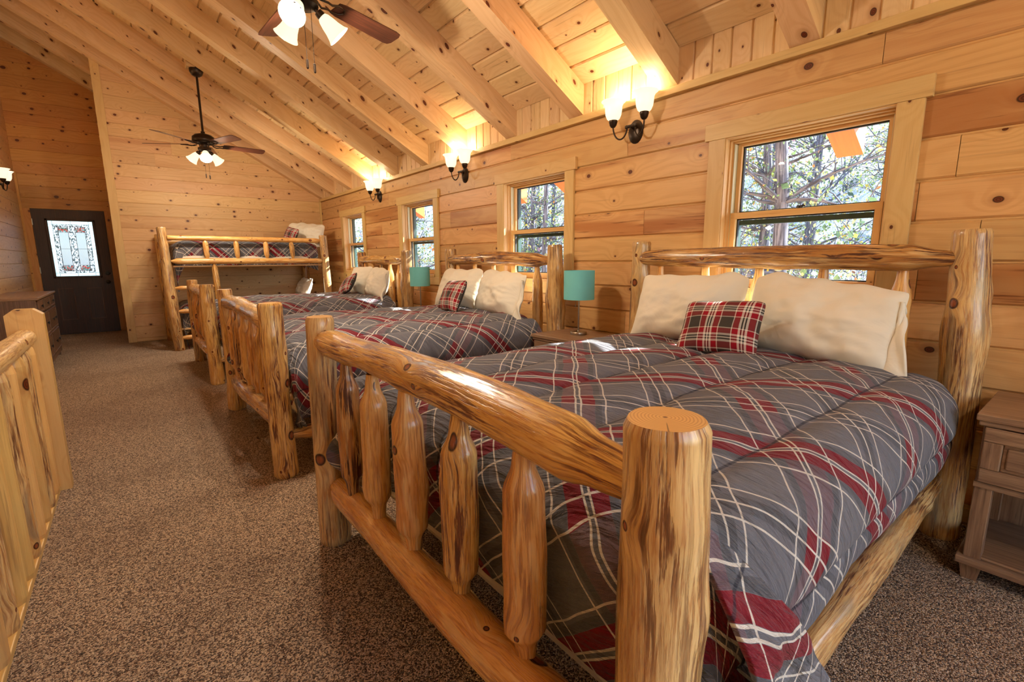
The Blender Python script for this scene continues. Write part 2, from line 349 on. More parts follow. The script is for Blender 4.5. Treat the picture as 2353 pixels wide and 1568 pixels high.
def leaf():
    t = NT('autumn_leaf'); r = t.attr()
    ramp = t.n('ShaderNodeValToRGB'); t.put(ramp.inputs[0], r); e = ramp.color_ramp.elements
    cols = [(0, (70, 92, 74)), (.25, (104, 128, 70)), (.45, (136, 150, 90)), (.62, (150, 146, 118)), (.76, (206, 180, 74)), (.86, (200, 124, 62)), (.93, (128, 92, 112)), (1, (206, 206, 214))]
    e[0].color = (*srgb(*cols[0][1]), 1); e[1].color = (*srgb(*cols[-1][1]), 1); e[1].position = 1
    for p, c in cols[1:-1]:
        x = e.new(p); x.color = (*srgb(*c), 1)
    t.fin(ramp.outputs[0], .45)
    tl = t.n('ShaderNodeBsdfTranslucent'); t.t.links.new(ramp.outputs[0], tl.inputs[0])
    mx = t.n('ShaderNodeMixShader'); mx.inputs[0].default_value = .45
    t.t.links.new(t.b.outputs[0], mx.inputs[1]); t.t.links.new(tl.outputs[0], mx.inputs[2]); t.t.links.new(mx.outputs[0], t.out.inputs[0]); return t.m
M['leaf'] = leaf()
def bark():
    t = NT('grey_bark'); u, v, _ = t.sep(t.uv())
    n = t.noise(t.comb(t.m_('MULTIPLY', u, 3), t.m_('MULTIPLY', v, 30)), 1, 4)
    return t.fin(t.mix(t.ss(n, .35, .65), srgb(58, 58, 68), srgb(120, 120, 130)), .9)
M['bark'] = bark()
def litter():
    t = NT('hazed_leaf_litter'); p = t.obj(); n = t.noise(p, 4, 5, .7); n2 = t.noise(p, 22, 3, .7)  # pale greys put distant haze into the ground colour
    c = t.mix(t.ss(n2, .4, .6), srgb(150, 146, 146), srgb(206, 204, 204)); c = t.mix(t.ss(n, .55, .7), c, srgb(150, 150, 80))
    return t.fin(c, .95)
M['litter'] = litter()
# ------------------------------------------------------------------ mesh helpers
class MB:
    def __init__(s): s.v = []; s.f = []; s.uv = []; s.r = []; s.m = []
    def face(s, pts, uvs, rnd=0.0, mat=0):
        i = len(s.v); s.v += [tuple(p) for p in pts]; s.f.append(tuple(range(i, i+len(pts))))
        s.uv += [tuple(q) for q in uvs]; s.r.append(rnd); s.m.append(mat)
    def box(s, a, b, grain=0, rnd=None, T=None, mat=0):
        a, b = [min(x, y) for x, y in zip(a, b)], [max(x, y) for x, y in zip(a, b)]
        if rnd is None: rnd = random.random()
        c = [Vector((x, y, z)) for x in (a[0], b[0]) for y in (a[1], b[1]) for z in (a[2], b[2])]
        i0 = len(s.v); s.v += [tuple(T @ p) if T else tuple(p) for p in c]
        for q in ((0, 1, 3, 2), (4, 6, 7, 5), (0, 4, 5, 1), (2, 3, 7, 6), (0, 2, 6, 4), (1, 5, 7, 3)):
            s.f.append(tuple(i0+k for k in q))
            oth = [k for k in range(3) if k != grain]
            pts = [c[k] for k in q]
            span = [max(p[k] for p in pts)-min(p[k] for p in pts) for k in range(3)]
            o = oth[0] if span[oth[0]] >= span[oth[1]] else oth[1]
            for p in pts:
                s.uv.append((p[grain], p[o]) if span[grain] > 1e-6 else (p[oth[0]]*.3, p[oth[1]]))
            s.r.append(rnd); s.m.append(mat)
    def grid(s, fn, nu, nv, uvfn=None, rnd=0.0, mat=0, closeu=False, flip=False):
        i0 = len(s.v)
        for i in range(nu+1):
            for j in range(nv+1): s.v.append(tuple(fn(i/nu, j/nv)))
        for i in range(nu):
            for j in range(nv):
                k = i0+i*(nv+1)+j; q = (k, k+nv+1, k+nv+2, k+1)
                qs = ((i, j), (i+1, j), (i+1, j+1), (i, j+1))
                if flip: q = q[::-1]; qs = qs[::-1]
                s.f.append(q)
                for (x, y) in qs: s.uv.append(uvfn(x/nu, y/nv) if uvfn else (x/nu, y/nv))
                s.r.append(rnd); s.m.append(mat)
    def lathe(s, prof, n=24, T=None, mat=0, rnd=0.0, cap0=False, cap1=False):
        T = T or Matrix.Identity(4)
        L = [0]
        for a, b in zip(prof, prof[1:]): L.append(L[-1]+math.hypot(a[0]-b[0], a[1]-b[1]))
        i0 = len(s.v)
        for (r, z) in prof:
            for k in range(n):
                t = 2*PI*k/n; s.v.append(tuple(T @ Vector((r*math.cos(t), r*math.sin(t), z))))
        for i in range(len(prof)-1):
            for k in range(n):
                k2 = (k+1) % n; a = i0+i*n; b = a+n
                s.f.append((a+k, a+k2, b+k2, b+k))
                for q in ((k, i), (k+1, i), (k+1, i+1), (k, i+1)): s.uv.append((L[q[1]], q[0]/n*2*PI*max(prof[i][0], prof[i+1][0])))
                s.r.append(rnd); s.m.append(mat)
        for c, i in ((cap0, 0), (cap1, len(prof)-1)):
            if c:
                idx = [i0+i*n+k for k in range(n)]
                if i == 0: idx = idx[::-1]
                s.f.append(tuple(idx))
                for k in range(n): s.uv.append((0, 0))
                s.r.append(rnd); s.m.append(mat)
    def tube(s, pts, rad, n=8, rnd=0.0, mat=0, cap=True):
        pts = [Vector(p) for p in pts]; rr = rad if isinstance(rad, (list, tuple)) else [rad]*len(pts)
        i0 = len(s.v); prev = None; L = 0; Ls = []
        for i, p in enumerate(pts):
            d = (pts[min(i+1, len(pts)-1)]-pts[max(i-1, 0)]).normalized()
            if prev is None:
                a = d.orthogonal().normalized()
            else:
                a = (prev - d*prev.dot(d)); a = a.normalized() if a.length > 1e-6 else d.orthogonal().normalized()
            prev = a; b = d.cross(a)
            if i: L += (p-pts[i-1]).length
            Ls.append(L)
            for k in range(n):
                t = 2*PI*k/n; s.v.append(tuple(p + (a*math.cos(t)+b*math.sin(t))*rr[i]))
        for i in range(len(pts)-1):
            for k in range(n):
                k2 = (k+1) % n; A = i0+i*n; B = A+n
                s.f.append((A+k, A+k2, B+k2, B+k))
                for q in ((k, i), (k+1, i), (k+1, i+1), (k, i+1)): s.uv.append((Ls[q[1]], q[0]/n*2*PI*rr[i]))
                s.r.append(rnd); s.m.append(mat)
        if cap:
            for i in (0, len(pts)-1):
                idx = [i0+i*n+k for k in range(n)]
                s.f.append(tuple(idx[::-1] if i == 0 else idx)); s.uv += [(0, 0)]*n; s.r.append(rnd); s.m.append(mat)
    def build(s, name, mats, parent=None, smooth=False, loc=None, bevel=0, subsurf=0):
        me = bpy.data.meshes.new(name)
        me.from_pydata(s.v, [], s.f)
        ul = me.uv_layers.new(name='UVMap'); flat = [c for q in s.uv for c in q]; ul.data.foreach_set('uv', flat)
        at = me.attributes.new('rnd', 'FLOAT', 'FACE'); at.data.foreach_set('value', s.r)
        for m in (mats if isinstance(mats, (list, tuple)) else [mats]): me.materials.append(M[m] if isinstance(m, str) else m)
        me.polygons.foreach_set('material_index', s.m)
        if smooth:
            me.polygons.foreach_set('use_smooth', [True]*len(s.f))
            if smooth != 'all': me.set_sharp_from_angle(angle=math.radians(48))
        me.update()
        o = bpy.data.objects.new(name, me); COL.objects.link(o)
        if parent is not None: o.parent = parent
        if loc: o.location = loc
        if bevel:
            b = o.modifiers.new('bevel', 'BEVEL'); b.width = bevel; b.segments = 2; b.limit_method = 'ANGLE'; b.harden_normals = False
        if subsurf:
            b = o.modifiers.new('sub', 'SUBSURF'); b.levels = b.render_levels = subsurf
        return o

def tag(o, label, cat, group=None, kind=None):
    if label: o['label'] = label
    if cat: o['category'] = cat
    if group: o['group'] = group
    if kind: o['kind'] = kind
    return o
def thing(name, label, cat, loc=(0, 0, 0), group=None, rz=0):
    o = bpy.data.objects.new(name, None); COL.objects.link(o); o.location = loc; o.rotation_euler = (0, 0, rz)
    o.empty_display_size = .1
    return tag(o, label, cat, group)
def kids(o): return [c for c in bpy.data.objects if c.parent == o]
def copy_tree(o, parent=None):
    c = o.copy(); COL.objects.link(c)
    if parent is not None: c.parent = parent
    for ch in kids(o): copy_tree(ch, c)
    return c
def structure(o): o['kind'] = 'structure'; return o
def lerp(a, b, t): return a+(b-a)*t
def interp(pts, t):
    if t <= pts[0][0]: return pts[0][1]
    for (a, x), (b, y) in zip(pts, pts[1:]):
        if t <= b:
            k = (t-a)/(b-a); k = k*k*(3-2*k); return x+(y-x)*k
    return pts[-1][1]
def nz(x, y=0, z=0): return noise.noise(Vector((x, y, z)))

def log(mb, p0, p1, r, seed=0, n=22, prof=None, bend=0.0, lump=.06, bumps=2, cap0=True, cap1=True, step=.035, v0=0, bdir=None):
    """a peeled log from p0 to p1: wobbling radius, a few knot swellings, sawn ends"""
    p0, p1 = Vector(p0), Vector(p1); L = (p1-p0).length; w = (p1-p0)/L
    ref = Vector((0, 0, 1)) if abs(w.z) < .9 else Vector((1, 0, 0))
    a = ref.cross(w).normalized(); b = w.cross(a)
    rs = random.Random(seed*7919+13); rnd = rs.random()
    kn = [(rs.uniform(.12, .88)*L, rs.uniform(0, 2*PI), rs.uniform(.05, .12)*r*1.6) for _ in range(bumps)]
    m = max(6, int(L/step)); prof = prof or [(0, 1), (1, 1)]
    i0 = len(mb.v); us = []
    ts = [i/m for i in range(m+1)]
    ch = min(.012, r*.2)
    rings = [(0.0, .90 if cap0 else 1)] + [(max(t*L, ch) if t < .5 else min(t*L, L-ch), 1) for t in ts] + [(L, .90 if cap1 else 1)]
    bd = rs.uniform(0, 2*PI) if bdir is None else bdir
    for (x, mul) in rings:
        t = x/L; R0 = r*interp(prof, t)*mul*(1+lump*.8*nz(seed*3.1, x*2.3))
        off = (a*math.cos(bd)+b*math.sin(bd))*(bend*math.sin(PI*t)+ .25*bend*math.sin(2.3*PI*t+seed))
        for k in range(n):
            th = 2*PI*k/n
            R = R0*(1+lump*nz(math.cos(th)*1.3+seed, math.sin(th)*1.3, x*3.2)+lump*.35*nz(math.cos(th)*3.5+seed, math.sin(th)*3.5, x*6))
            for (kx, kt, kh) in kn:
                dt = math.atan2(math.sin(th-kt), math.cos(th-kt))*R0
                e = ((x-kx)/.045)**2+(dt/.032)**2
                if e < 9: R += kh*math.exp(-e)
            mb.v.append(tuple(p0+w*x+off+(a*math.cos(th)+b*math.sin(th))*R))
    nr = len(rings)
    for i in range(nr-1):
        for k in range(n):
            k2 = (k+1) % n; A = i0+i*n; B = A+n
            mb.f.append((A+k, A+k2, B+k2, B+k))
            for q in ((k, i), (k+1, i), (k+1, i+1), (k, i+1)): mb.uv.append((rings[q[1]][0], q[0]/n*2*PI*r+v0))
            mb.r.append(rnd); mb.m.append(0)
    for (c, i) in ((cap0, 0), (cap1, nr-1)):
        if c:
            idx = list(range(n)); idx = idx[::-1] if i == 0 else idx
            mb.f.append(tuple(i0+i*n+k for k in idx))
            for k in idx: mb.uv.append((r*.9*math.cos(2*PI*k/n)+.004, r*.9*math.sin(2*PI*k/n)-.003))
            mb.r.append(rnd); mb.m.append(1)
def log_obj(name, parent, p0, p1, r, mat='log', **k):
    mb = MB(); log(mb, p0, p1, r, **k)
    return mb.build(name, [mat, 'end'], parent, smooth=True)
TEN = [(0, .55), (.035, .62), (.09, .97), (.5, 1.02), (.9, .97), (.965, .6), (1, .52)]

# ------------------------------------------------------------------ plank walls
def planks(mb, P, s0, s1, t0, t1, pitch, base, holes=(), seed=0, maxlen=3.6, topclip=None, gap=.0035, bev=.005, dep=.006, vert=False):
    """boards laid along s, stacked along t with a shadow groove between them; P(s,t,d) -> point, d = out of the wall"""
    rs = random.Random(seed)
    k = math.floor((t0-base)/pitch)
    while base+k*pitch < t1-1e-4:
        a, b = max(t0, base+k*pitch), min(t1, base+(k+1)*pitch); k += 1
        js = [s0]; x = s0+rs.uniform(.6, maxlen)
        while x < s1-.4: js.append(x); x += rs.uniform(1.4, maxlen)
        js.append(s1)
        cuts = sorted({a, b} | {h[i] for h in holes for i in (2, 3) if a < h[i] < b})
        for ja, jb in zip(js, js[1:]):
            rnd = rs.random()
            for ca, cb in zip(cuts, cuts[1:]):
                spans = [(ja, jb)]
                for (h0, h1, g0, g1) in holes:
                    if g0 < (ca+cb)/2 < g1:
                        nw = []
                        for (p, q) in spans:
                            if q <= h0 or p >= h1: nw.append((p, q)); continue
                            if p < h0: nw.append((p, h0))
                            if q > h1: nw.append((h1, q))
                        spans = nw
                for (p, q) in spans:
                    lo, hi = ca == a, cb == b
                    zs = [(ca, -dep if lo else 0)] + ([(ca+gap*.5, -dep), (ca+gap*.5+bev*.3, -dep*.5), (ca+gap*.5+bev, 0)] if lo else []) + \
                         ([(cb-gap*.5-bev, 0), (cb-gap*.5-bev*.3, -dep*.5), (cb-gap*.5, -dep)] if hi else []) + [(cb, -dep if hi else 0)]
                    for (za, da), (zb, db) in zip(zs, zs[1:]):
                        if zb-za < 1e-5: continue
                        qa = min(q, topclip(za)) if topclip else q; qb = min(q, topclip(zb)) if topclip else q
                        if qb <= p: continue
                        e = .0012
                        mb.face([P(p+e, za, da), P(qa-e, za, da), P(qb-e, zb, db), P(p+e, zb, db)], [(p, za), (qa, za), (qb, zb), (p, zb)], rnd)
# ------------------------------------------------------------------ the shell
PITCHW = .182
WIN = [(-1.42+i*2.15+(.0 if i else 0), -.595+i*2.15) for i in range(5)]     # openings along y
WIN = [(.73+2.153*(i-1), 1.552+2.153*(i-1)) for i in range(5)]
WZ0, WZ1 = 1.02, 1.903
holes = [(a, b, WZ0, WZ1) for a, b in WIN]
mb = MB(); planks(mb, lambda s, t, d: (WX-d, s, t), BY, PY+.02, 0, 2.237, PITCHW, .09, holes, seed=3, gap=.006, bev=.009, dep=.013)
structure(mb.build('wall_right', 'log_wall'))
mb = MB()   # the outside face and thickness of that wall
for (a, b) in [(BY, WIN[0][0])]+[(WIN[i][1], WIN[i+1][0]) for i in range(4)]+[(WIN[4][1], DY+.2)]: mb.box((WX+.012, a, -3.2), (WX+.15, b, 2.9), 1)
for (a, b) in WIN: mb.box((WX+.012, a, -3.2), (WX+.15, b, WZ0), 1); mb.box((WX+.012, a, WZ1), (WX+.15, b, 2.9), 1)
structure(mb.build('wall_right_outside', 'log_wall'))
mb = MB(); mb.box((WX-.03, BY, 2.237), (WX+.02, PY, 2.283), 1, .3); structure(mb.build('trim_1', 'trim', bevel=.003))
# frieze of upright boards between the rafters
mb = MB(); planks(mb, lambda s, t, d: (WX-.004-d, t, s), 2.28, CEIL0+.02, BY, PY, .118, .02, seed=5, maxlen=9, gap=.006, bev=.006, dep=.010)
structure(mb.build('wall_frieze', 'ceiling'))
# far partition (boards to the rafters) with its end trim, and the door wall in the recess beyond
RAFT = [1.16+.8085*k for k in range(-4, 10)] + [9.062]
mb = MB(); planks(mb, lambda s, t, d: (s, PY-d, t), -.1, WX+.02, 0, 4.1, .182, .05, seed=11, topclip=lambda z: WX+.02 if z < CEIL0 else WX-(z-CEIL0)/SLOPE)
structure(mb.build('wall_far', 'partition'))
mb = MB(); mb.box((-.1, PY-.018, 0), (.0, PY+.13, 4.08), 2, .21); structure(mb.build('trim_2', 'trim', bevel=.003))
mb = MB(); planks(mb, lambda s, t, d: (-.1+d-.0, s, t), PY+.13, DY, 0, 4.1, .182, .05, seed=12); structure(mb.build('wall_partition_side', 'partition'))
DX0, DX1, DZ = -1.105, -.205, 2.045
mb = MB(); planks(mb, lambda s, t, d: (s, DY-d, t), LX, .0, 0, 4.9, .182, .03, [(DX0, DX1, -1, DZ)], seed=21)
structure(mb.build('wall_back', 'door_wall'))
mb = MB(); planks(mb, lambda s, t, d: (LX+d, s, t), BY, DY, -2.8, 4.9, .182, .09, seed=31)
structure(mb.build('wall_left', 'partition'))
# near end wall behind the viewpoint, with a wide unseen window added for daylight
mb = MB(); planks(mb, lambda s, t, d: (s, BY+d, t), LX, WX, 0, 4.9, .182, .05, [(-.4, 2.5, .35, 2.3)], seed=41)
structure(mb.build('wall_near', 'log_wall'))
# trims of the door recess and corner battens
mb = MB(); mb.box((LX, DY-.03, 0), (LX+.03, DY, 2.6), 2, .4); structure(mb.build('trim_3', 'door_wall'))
mb = MB(); mb.box((WX-.028, PY-.028, 0), (WX, PY, 2.24), 2, .4); structure(mb.build('trim_4', 'trim'))

# ceiling boards
mb = MB(); cs = math.sqrt(1+SLOPE**2)
def PC(s, t, d):
    x = WX+.80-t/cs; return (x-d*SLOPE/cs, s, ceil_z(x)-d/cs)
planks(mb, PC, BY, DY, 0, (WX+.80-LX)*cs, .18, .80*cs % .18, seed=51, maxlen=3.4, gap=.008, bev=.008, dep=.014)
structure(mb.build('ceiling', 'ceiling'))
mb = MB()
xa, xb = WX+.80, LX-.1
for dz0, dz1 in ((.02, .14),):
    pa = [(xa, y, ceil_z(xa)+d) for d in (dz0, dz1) for y in (BY-.2, DY+.2)]; pb = [(xb, y, ceil_z(xb)+d) for d in (dz0, dz1) for y in (BY-.2, DY+.2)]
    for q in ((pa[0], pa[1], pb[1], pb[0]), (pa[2], pb[2], pb[3], pa[3]), (pa[0], pa[2], pa[3], pa[1]), (pb[0], pb[1], pb[3], pb[2]), (pa[0], pb[0], pb[2], pa[2]), (pa[1], pa[3], pb[3], pb[1])):
        mb.face(q, [(p[1], p[0]) for p in q], .5)
structure(mb.build('ceiling_roof_deck', 'rafter'))
ORD = ['nearest', 'second', 'third', 'fourth', 'fifth', 'sixth', 'seventh', 'eighth', 'ninth', 'tenth', 'eleventh', 'twelfth']
def rafter(y, i):
    t = thing('ceiling_rafter', None, 'beam', (WX, y, 2.285), 'exposed pine ceiling rafters')
    hw = .0725; D = .215; rs = random.Random(i+77); rnd = rs.random()
    def prism(x0, x1, nm, mat, notch=False):
        mb = MB()
        def q(x, s): return ((x-WX), s*hw, ceil_z(x)-2.285), ((x-WX), s*hw, ceil_z(x)-D-2.285)
        A0, B0 = q(x0, -1); A1, B1 = q(x0, 1); C0, E0 = q(x1, -1); C1, E1 = q(x1, 1)
        uvf = lambda pts, k: [(p[0]*1.146+k*.03, p[k]*(1 if k == 1 else .9)+(SLOPE*p[0] if k == 2 else k*.4)) for p in pts]
        for pts, k in (([B0, B1, E1, E0], 1), ([A0, A1, C1, C0], 1), ([A0, C0, E0, B0], 2), ([A1, B1, E1, C1], 2)): mb.face(pts, uvf(pts, k), rnd+k*.01)
        if notch:    # the outdoor tail ends in a V cut, its faces paled to look sunlit
            n = [(x1-WX-.07, s*hw, (C0[2]+E0[2])/2) for s in (-1, 1)]
            mb.face([C0, n[0], n[1], C1], [(0, 0), (0, .1), (.1, .1), (.1, 0)], rnd, 1); mb.face([n[0], E0, E1, n[1]], [(0, 0), (0, .1), (.1, .1), (.1, 0)], rnd, 1)
        else: mb.face([C0, E0, E1, C1], [(0, 0), (0, .1), (.1, .1), (.1, 0)], rnd)
        mb.face([A0, B0, B1, A1], [(0, 0), (0, .1), (.1, .1), (.1, 0)], rnd)
        return mb.build(nm, mat, t)
    prism(LX, WX-.002, 'beam', 'rafter')
    if y < 9: 
        o = prism(WX+.14, WX+.80, 'rafter_tail', ['orange', 'trim'], True); o['label'] = 'orange stained rafter tail outside the window'
    return t
for i, y in enumerate(RAFT):
    r = rafter(y, i); k = i-4
    if k < 0: r['label'] = 'pine ceiling rafter overhead behind the viewpoint, %s back' % ORD[-k-1]
    elif i == len(RAFT)-1: r['label'] = 'pale pine rafter fixed against the top of the far partition wall'
    else: r['label'] = 'sloping square pine ceiling rafter, %s counted from the near end of the window wall' % (['first', 'second', 'third', 'fourth', 'fifth', 'sixth', 'seventh', 'eighth', 'ninth', 'tenth'][k])
for y in (9.87, 10.84):
    rafter(y, int(y*10))['label'] = 'darker rafter %s above the recess with the entry door' % ('halfway' if y < 10 else 'against the end wall')

# floor: carpet with the stair opening left of the railing
mb = MB()
for (x0, x1, y0, y1) in ((-.50, WX, BY, DY), (LX, -.50, 3.45, DY), (LX, -.50, BY, -2.2)):
    mb.box((x0, y0, -.02), (x1, y1, 0), 1, .5)
structure(mb.build('floor', 'carpet'))
mb = MB(); mb.box((-.52, -2.2, -.32), (-.50, 3.45, -.001), 1, .6); mb.box((LX, 3.45, -.32), (-.50, 3.47, -.021), 0, .6); structure(mb.build('trim_5', 'rail_pine'))
mb = MB(); mb.box((-.6, BY, -.34), (WX, DY, -.03), 1, .5); structure(mb.build('floor_joists', 'rafter'))
mb = MB(); mb.box((LX, BY, -2.8), (-.5, DY, -2.75), 1, .5); structure(mb.build('floor_below', 'carpet'))
mb = MB(); mb.box((-.52, BY, -2.8), (-.5, DY, -.33), 1, .5); structure(mb.build('wall_stairwell', 'partition'))
st = thing('staircase', 'pine stairs going down in the opening behind the railing', 'stairs', (LX, 0, -2.75))
for i in range(13):
    mb = MB(); mb.box((.02, -1.9+.27*i, .21*(i+1)-.04), (.7, -1.9+.27*(i+1)+.02, .21*(i+1)), 0); mb.build('tread', 'rail_pine', st, bevel=.004)

# ------------------------------------------------------------------ windows
def window(i, y0, y1):
    root = bpy.data.objects.new('window_%d' % (i+1), None); COL.objects.link(root); root.location = (WX, (y0+y1)/2, WZ0); root['kind'] = 'structure'
    c = (y0+y1)/2; h = (y1-y0)/2; Z = WZ0
    def bx(mb, x0, x1, a, b, z0, z1, g, r=None): mb.box((x0, a, z0-Z), (x1, b, z1-Z), g, r)
    mb = MB(); T = -.022
    bx(mb, T, 0, -h-.098, -h+.004, WZ0-.02, WZ1-.0, 2); bx(mb, T, 0, h-.004, h+.098, WZ0-.02, WZ1, 2)
    bx(mb, T-.006, 0, -h-.122, h+.122, WZ1-.002, WZ1+.092, 1); bx(mb, T-.004, 0, -h-.105, h+.105, WZ0-.108, WZ0-.018, 1)
    mb.build('casing', 'trim', root, bevel=.002)
    mb = MB()   # stepped jamb extension
    for (x0, x1, e) in ((-.015, .03, .008), (.03, .055, .016), (.055, .14, .024)):
        bx(mb, x0, x1, -h, -h+e, WZ0, WZ1, 2, .2); bx(mb, x0, x1, h-e, h, WZ0, WZ1, 2, .2); bx(mb, x0, x1, -h+e, h-e, WZ1-e, WZ1, 1, .3)
    bx(mb, -.03, .14, -h+.001, h-.001, WZ0-.018, WZ0+.012, 1, .3)
    mb.build('jamb', 'sash', root)
    mb = MB()
    for sgn in (-1, 1): bx(mb, .056, .12, sgn*(h-.025)-.004, sgn*(h-.025)+.004, WZ0+.02, WZ1-.03, 2)
    mb.build('jamb_liner', 'vinyl', root)
    f = h-.03; zm = 1.457
    def sash(xc, z0, z1, wr, wb, wt, nm):
        mb = MB()
        bx(mb, xc-.018, xc+.018, -f, -f+wr, z0, z1, 2); bx(mb, xc-.018, xc+.018, f-wr, f, z0, z1, 2)
        bx(mb, xc-.0181, xc+.0181, -f+.001, f-.001, z0+.001, z0+wb, 1); bx(mb, xc-.0181, xc+.0181, -f+.001, f-.001, z1-wt, z1-.001, 1)
        s = mb.build(nm, 'sash', root, bevel=.002)
        mb = MB(); bx(mb, xc-.002, xc+.002, -f+wr-.004, f-wr+.004, z0+wb-.004, z1-wt+.004, 2); mb.build('pane', 'glass', s)
        mb = MB(); e = .007
        for (a, b, c0, c1) in ((-f+wr, -f+wr+e, z0+wb, z1-wt), (f-wr-e, f-wr, z0+wb, z1-wt), (-f+wr, f-wr, z0+wb, z0+wb+e), (-f+wr, f-wr, z1-wt-e, z1-wt)): bx(mb, xc+.003, xc+.02, a, b, c0, c1, 2)
        mb.build('glazing_seal', 'gasket', s)
        return s
    sash(.108, zm-.015, WZ1-.022, .024, .035, .02, 'upper_sash')
    lo = sash(.070, WZ0+.012, zm+.018, .032, .05, .036, 'lower_sash')
    mb = MB(); mb.lathe([(.0, .014), (.016, .012), (.018, .0)], 14); mb.box((-.006, -.03, .006), (.008, .012, .014), 1); 
    mb.build('sash_lock', 'black', root, loc=(.066, .0, zm+.019-Z), smooth=True)
    mb = MB()   # outside: dark green frame and screen rail
    bx(mb, .128, .165, -h-.03, -h+.045, WZ0-.04, WZ1+.03, 2); bx(mb, .128, .165, h-.045, h+.03, WZ0-.04, WZ1+.03, 2); bx(mb, .128, .165, -h, h, WZ1-.022, WZ1+.03, 1)
    bx(mb, .128, .165, -h, h, WZ0-.04, WZ0+.04, 1); bx(mb, .130, .16, -h+.04, h-.04, zm-.052, zm-.024, 1)
    mb.build('outer_frame', 'green_frame', root)
    return root
for i, (a, b) in enumerate(WIN): window(i, a, b)
# unseen window added in the near end wall to bring in cool daylight
root = bpy.data.objects.new('window_6', None); COL.objects.link(root); root.location = (1.05, BY, .35); root['kind'] = 'structure'
mb = MB(); 
for (a, b, c, d) in ((-1.55, -1.43, -.05, 2.0), (1.43, 1.55, -.05, 2.0), (-1.55, 1.55, 1.93, 2.06), (-1.55, 1.55, -.1, 0.02), (-.51, -.45, 0, 1.94), (.45, .51, 0, 1.94)): mb.box((a, -.1, c), (b, .02, d), 2)
mb.build('casing', 'trim', root); mb = MB(); mb.box((-1.44, -.06, 0), (1.44, -.056, 1.94), 0); mb.build('pane', 'glass', root)

# ------------------------------------------------------------------ door
dr = bpy.data.objects.new('door_1', None); COL.objects.link(dr); dr.location = (DX0, DY, 0); dr['kind'] = 'structure'
W = DX1-DX0
mb = MB(); gx0, gx1, gz0, gz1 = .175, .729, .965, 1.868
for (a, b, c, d) in ((0, gx0, 0, DZ), (gx1, W, 0, DZ), (gx0, gx1, 0, gz0), (gx0, gx1, gz1, DZ)): mb.box((a, -.012, c), (b, .03, d), 2, .4)
slab = mb.build('door_slab', 'door', dr)
mb = MB(); e = .03
for (a, b, c, d) in ((gx0-e, gx0+.004, gz0-e, gz1+e), (gx1-.004, gx1+e, gz0-e, gz1+e), (gx0-e, gx1+e, gz0-e, gz0+.004), (gx0-e, gx1+e, gz1-.004, gz1+e)): mb.box((a, -.028, c), (b, -.01, d), 2, .4)
mb.build('glass_frame', 'door', slab, bevel=.006)
mb = MB(); a, b = gx0, gx1; mb.face([(a, .0, gz0), (b, .0, gz0), (b, .0, gz1), (a, .0, gz1)], [(0, 0), (b-a, 0), (b-a, gz1-gz0), (0, gz1-gz0)]); mb.face([(a, .008, gz0), (a, .008, gz1), (b, .008, gz1), (b, .008, gz0)], [(0, 0), (0, gz1-gz0), (b-a, gz1-gz0), (b-a, 0)])
gl = mb.build('leaded_glass', 'art', dr); gl['label'] = 'bevelled leaded art glass panel'
mb = MB(); GW, GH = gx1-gx0, gz1-gz0
def came(x0, z0, x1, z1, w_=.0035):
    mb.box((gx0+min(x0, x1)-w_, -.006, gz0+min(z0, z1)-w_), (gx0+max(x0, x1)+w_, .0, gz0+max(z0, z1)+w_), 2)
for s in (-1, 1):
    came(GW/2+s*.225, 0, GW/2+s*.225, GH, .002); came(0, GH/2+s*.395, GW, GH/2+s*.395, .002)
    for q in (.043, .167): came(GW/2+s*q, GH/2-.36, GW/2+s*q, GH/2+.36, .003)
    came(GW/2-.185, GH/2+s*.27, GW/2+.185, GH/2+s*.27, .003); came(GW/2-.185, GH/2+s*.36, GW/2+.185, GH/2+s*.36)
came(0, GH/2, GW, GH/2, .002); came(GW/2, 0, GW/2, .09, .002); came(GW/2, GH-.09, GW/2, GH, .002)
mb.build('lead_came', 'black', gl)
mb = MB()
for x0 in (.17, .53):
    for (a, b, c, d) in ((x0, x0+.2, .755, .768), (x0, x0+.2, .24, .253), (x0, x0+.012, .25, .76), (x0+.188, x0+.2, .25, .76)): mb.box((a, -.018, c), (b, -.010, d), 2, .4)
mb.build('panel_moulding', 'door_edge', slab, bevel=.004)
T = Matrix.Translation((W-.075, -.012, .86)) @ Matrix.Rotation(PI/2, 4, 'X')
mb = MB(); mb.lathe([(.034, 0), (.034, .006), (.014, .012), (.012, .035), (.026, .045), (.030, .06), (.022, .072), (0, .076)], 20, T); mb.build('door_knob', 'black', dr, smooth=True)
T = Matrix.Translation((W-.07, -.012, 1.007)) @ Matrix.Rotation(PI/2, 4, 'X')
mb = MB(); mb.lathe([(.034, 0), (.032, .014), (.012, .018), (.010, .03), (0, .03)], 20, T); mb.build('deadbolt', 'black', dr, smooth=True)
mb = MB()
for z in (.3, 1.07, 1.84): mb.box((-.008, -.02, z-.05), (.006, -.008, z+.05), 2)
mb.build('hinge', 'steel', dr)
mb = MB(); mb.box((-.088, -.024, 0), (-.004, 0, DZ+.005), 2); mb.box((W+.004, -.024, 0), (W+.1, 0, DZ+.005), 2); mb.box((-.1, -.026, DZ+.004), (W+.1, 0, DZ+.094), 0)
mb.build('door_casing', 'door_wall', dr, bevel=.002)
mb = MB(); mb.box((-.004, -.03, 0), (W+.004, .05, .012), 0); mb.build('threshold', 'bronze', dr)

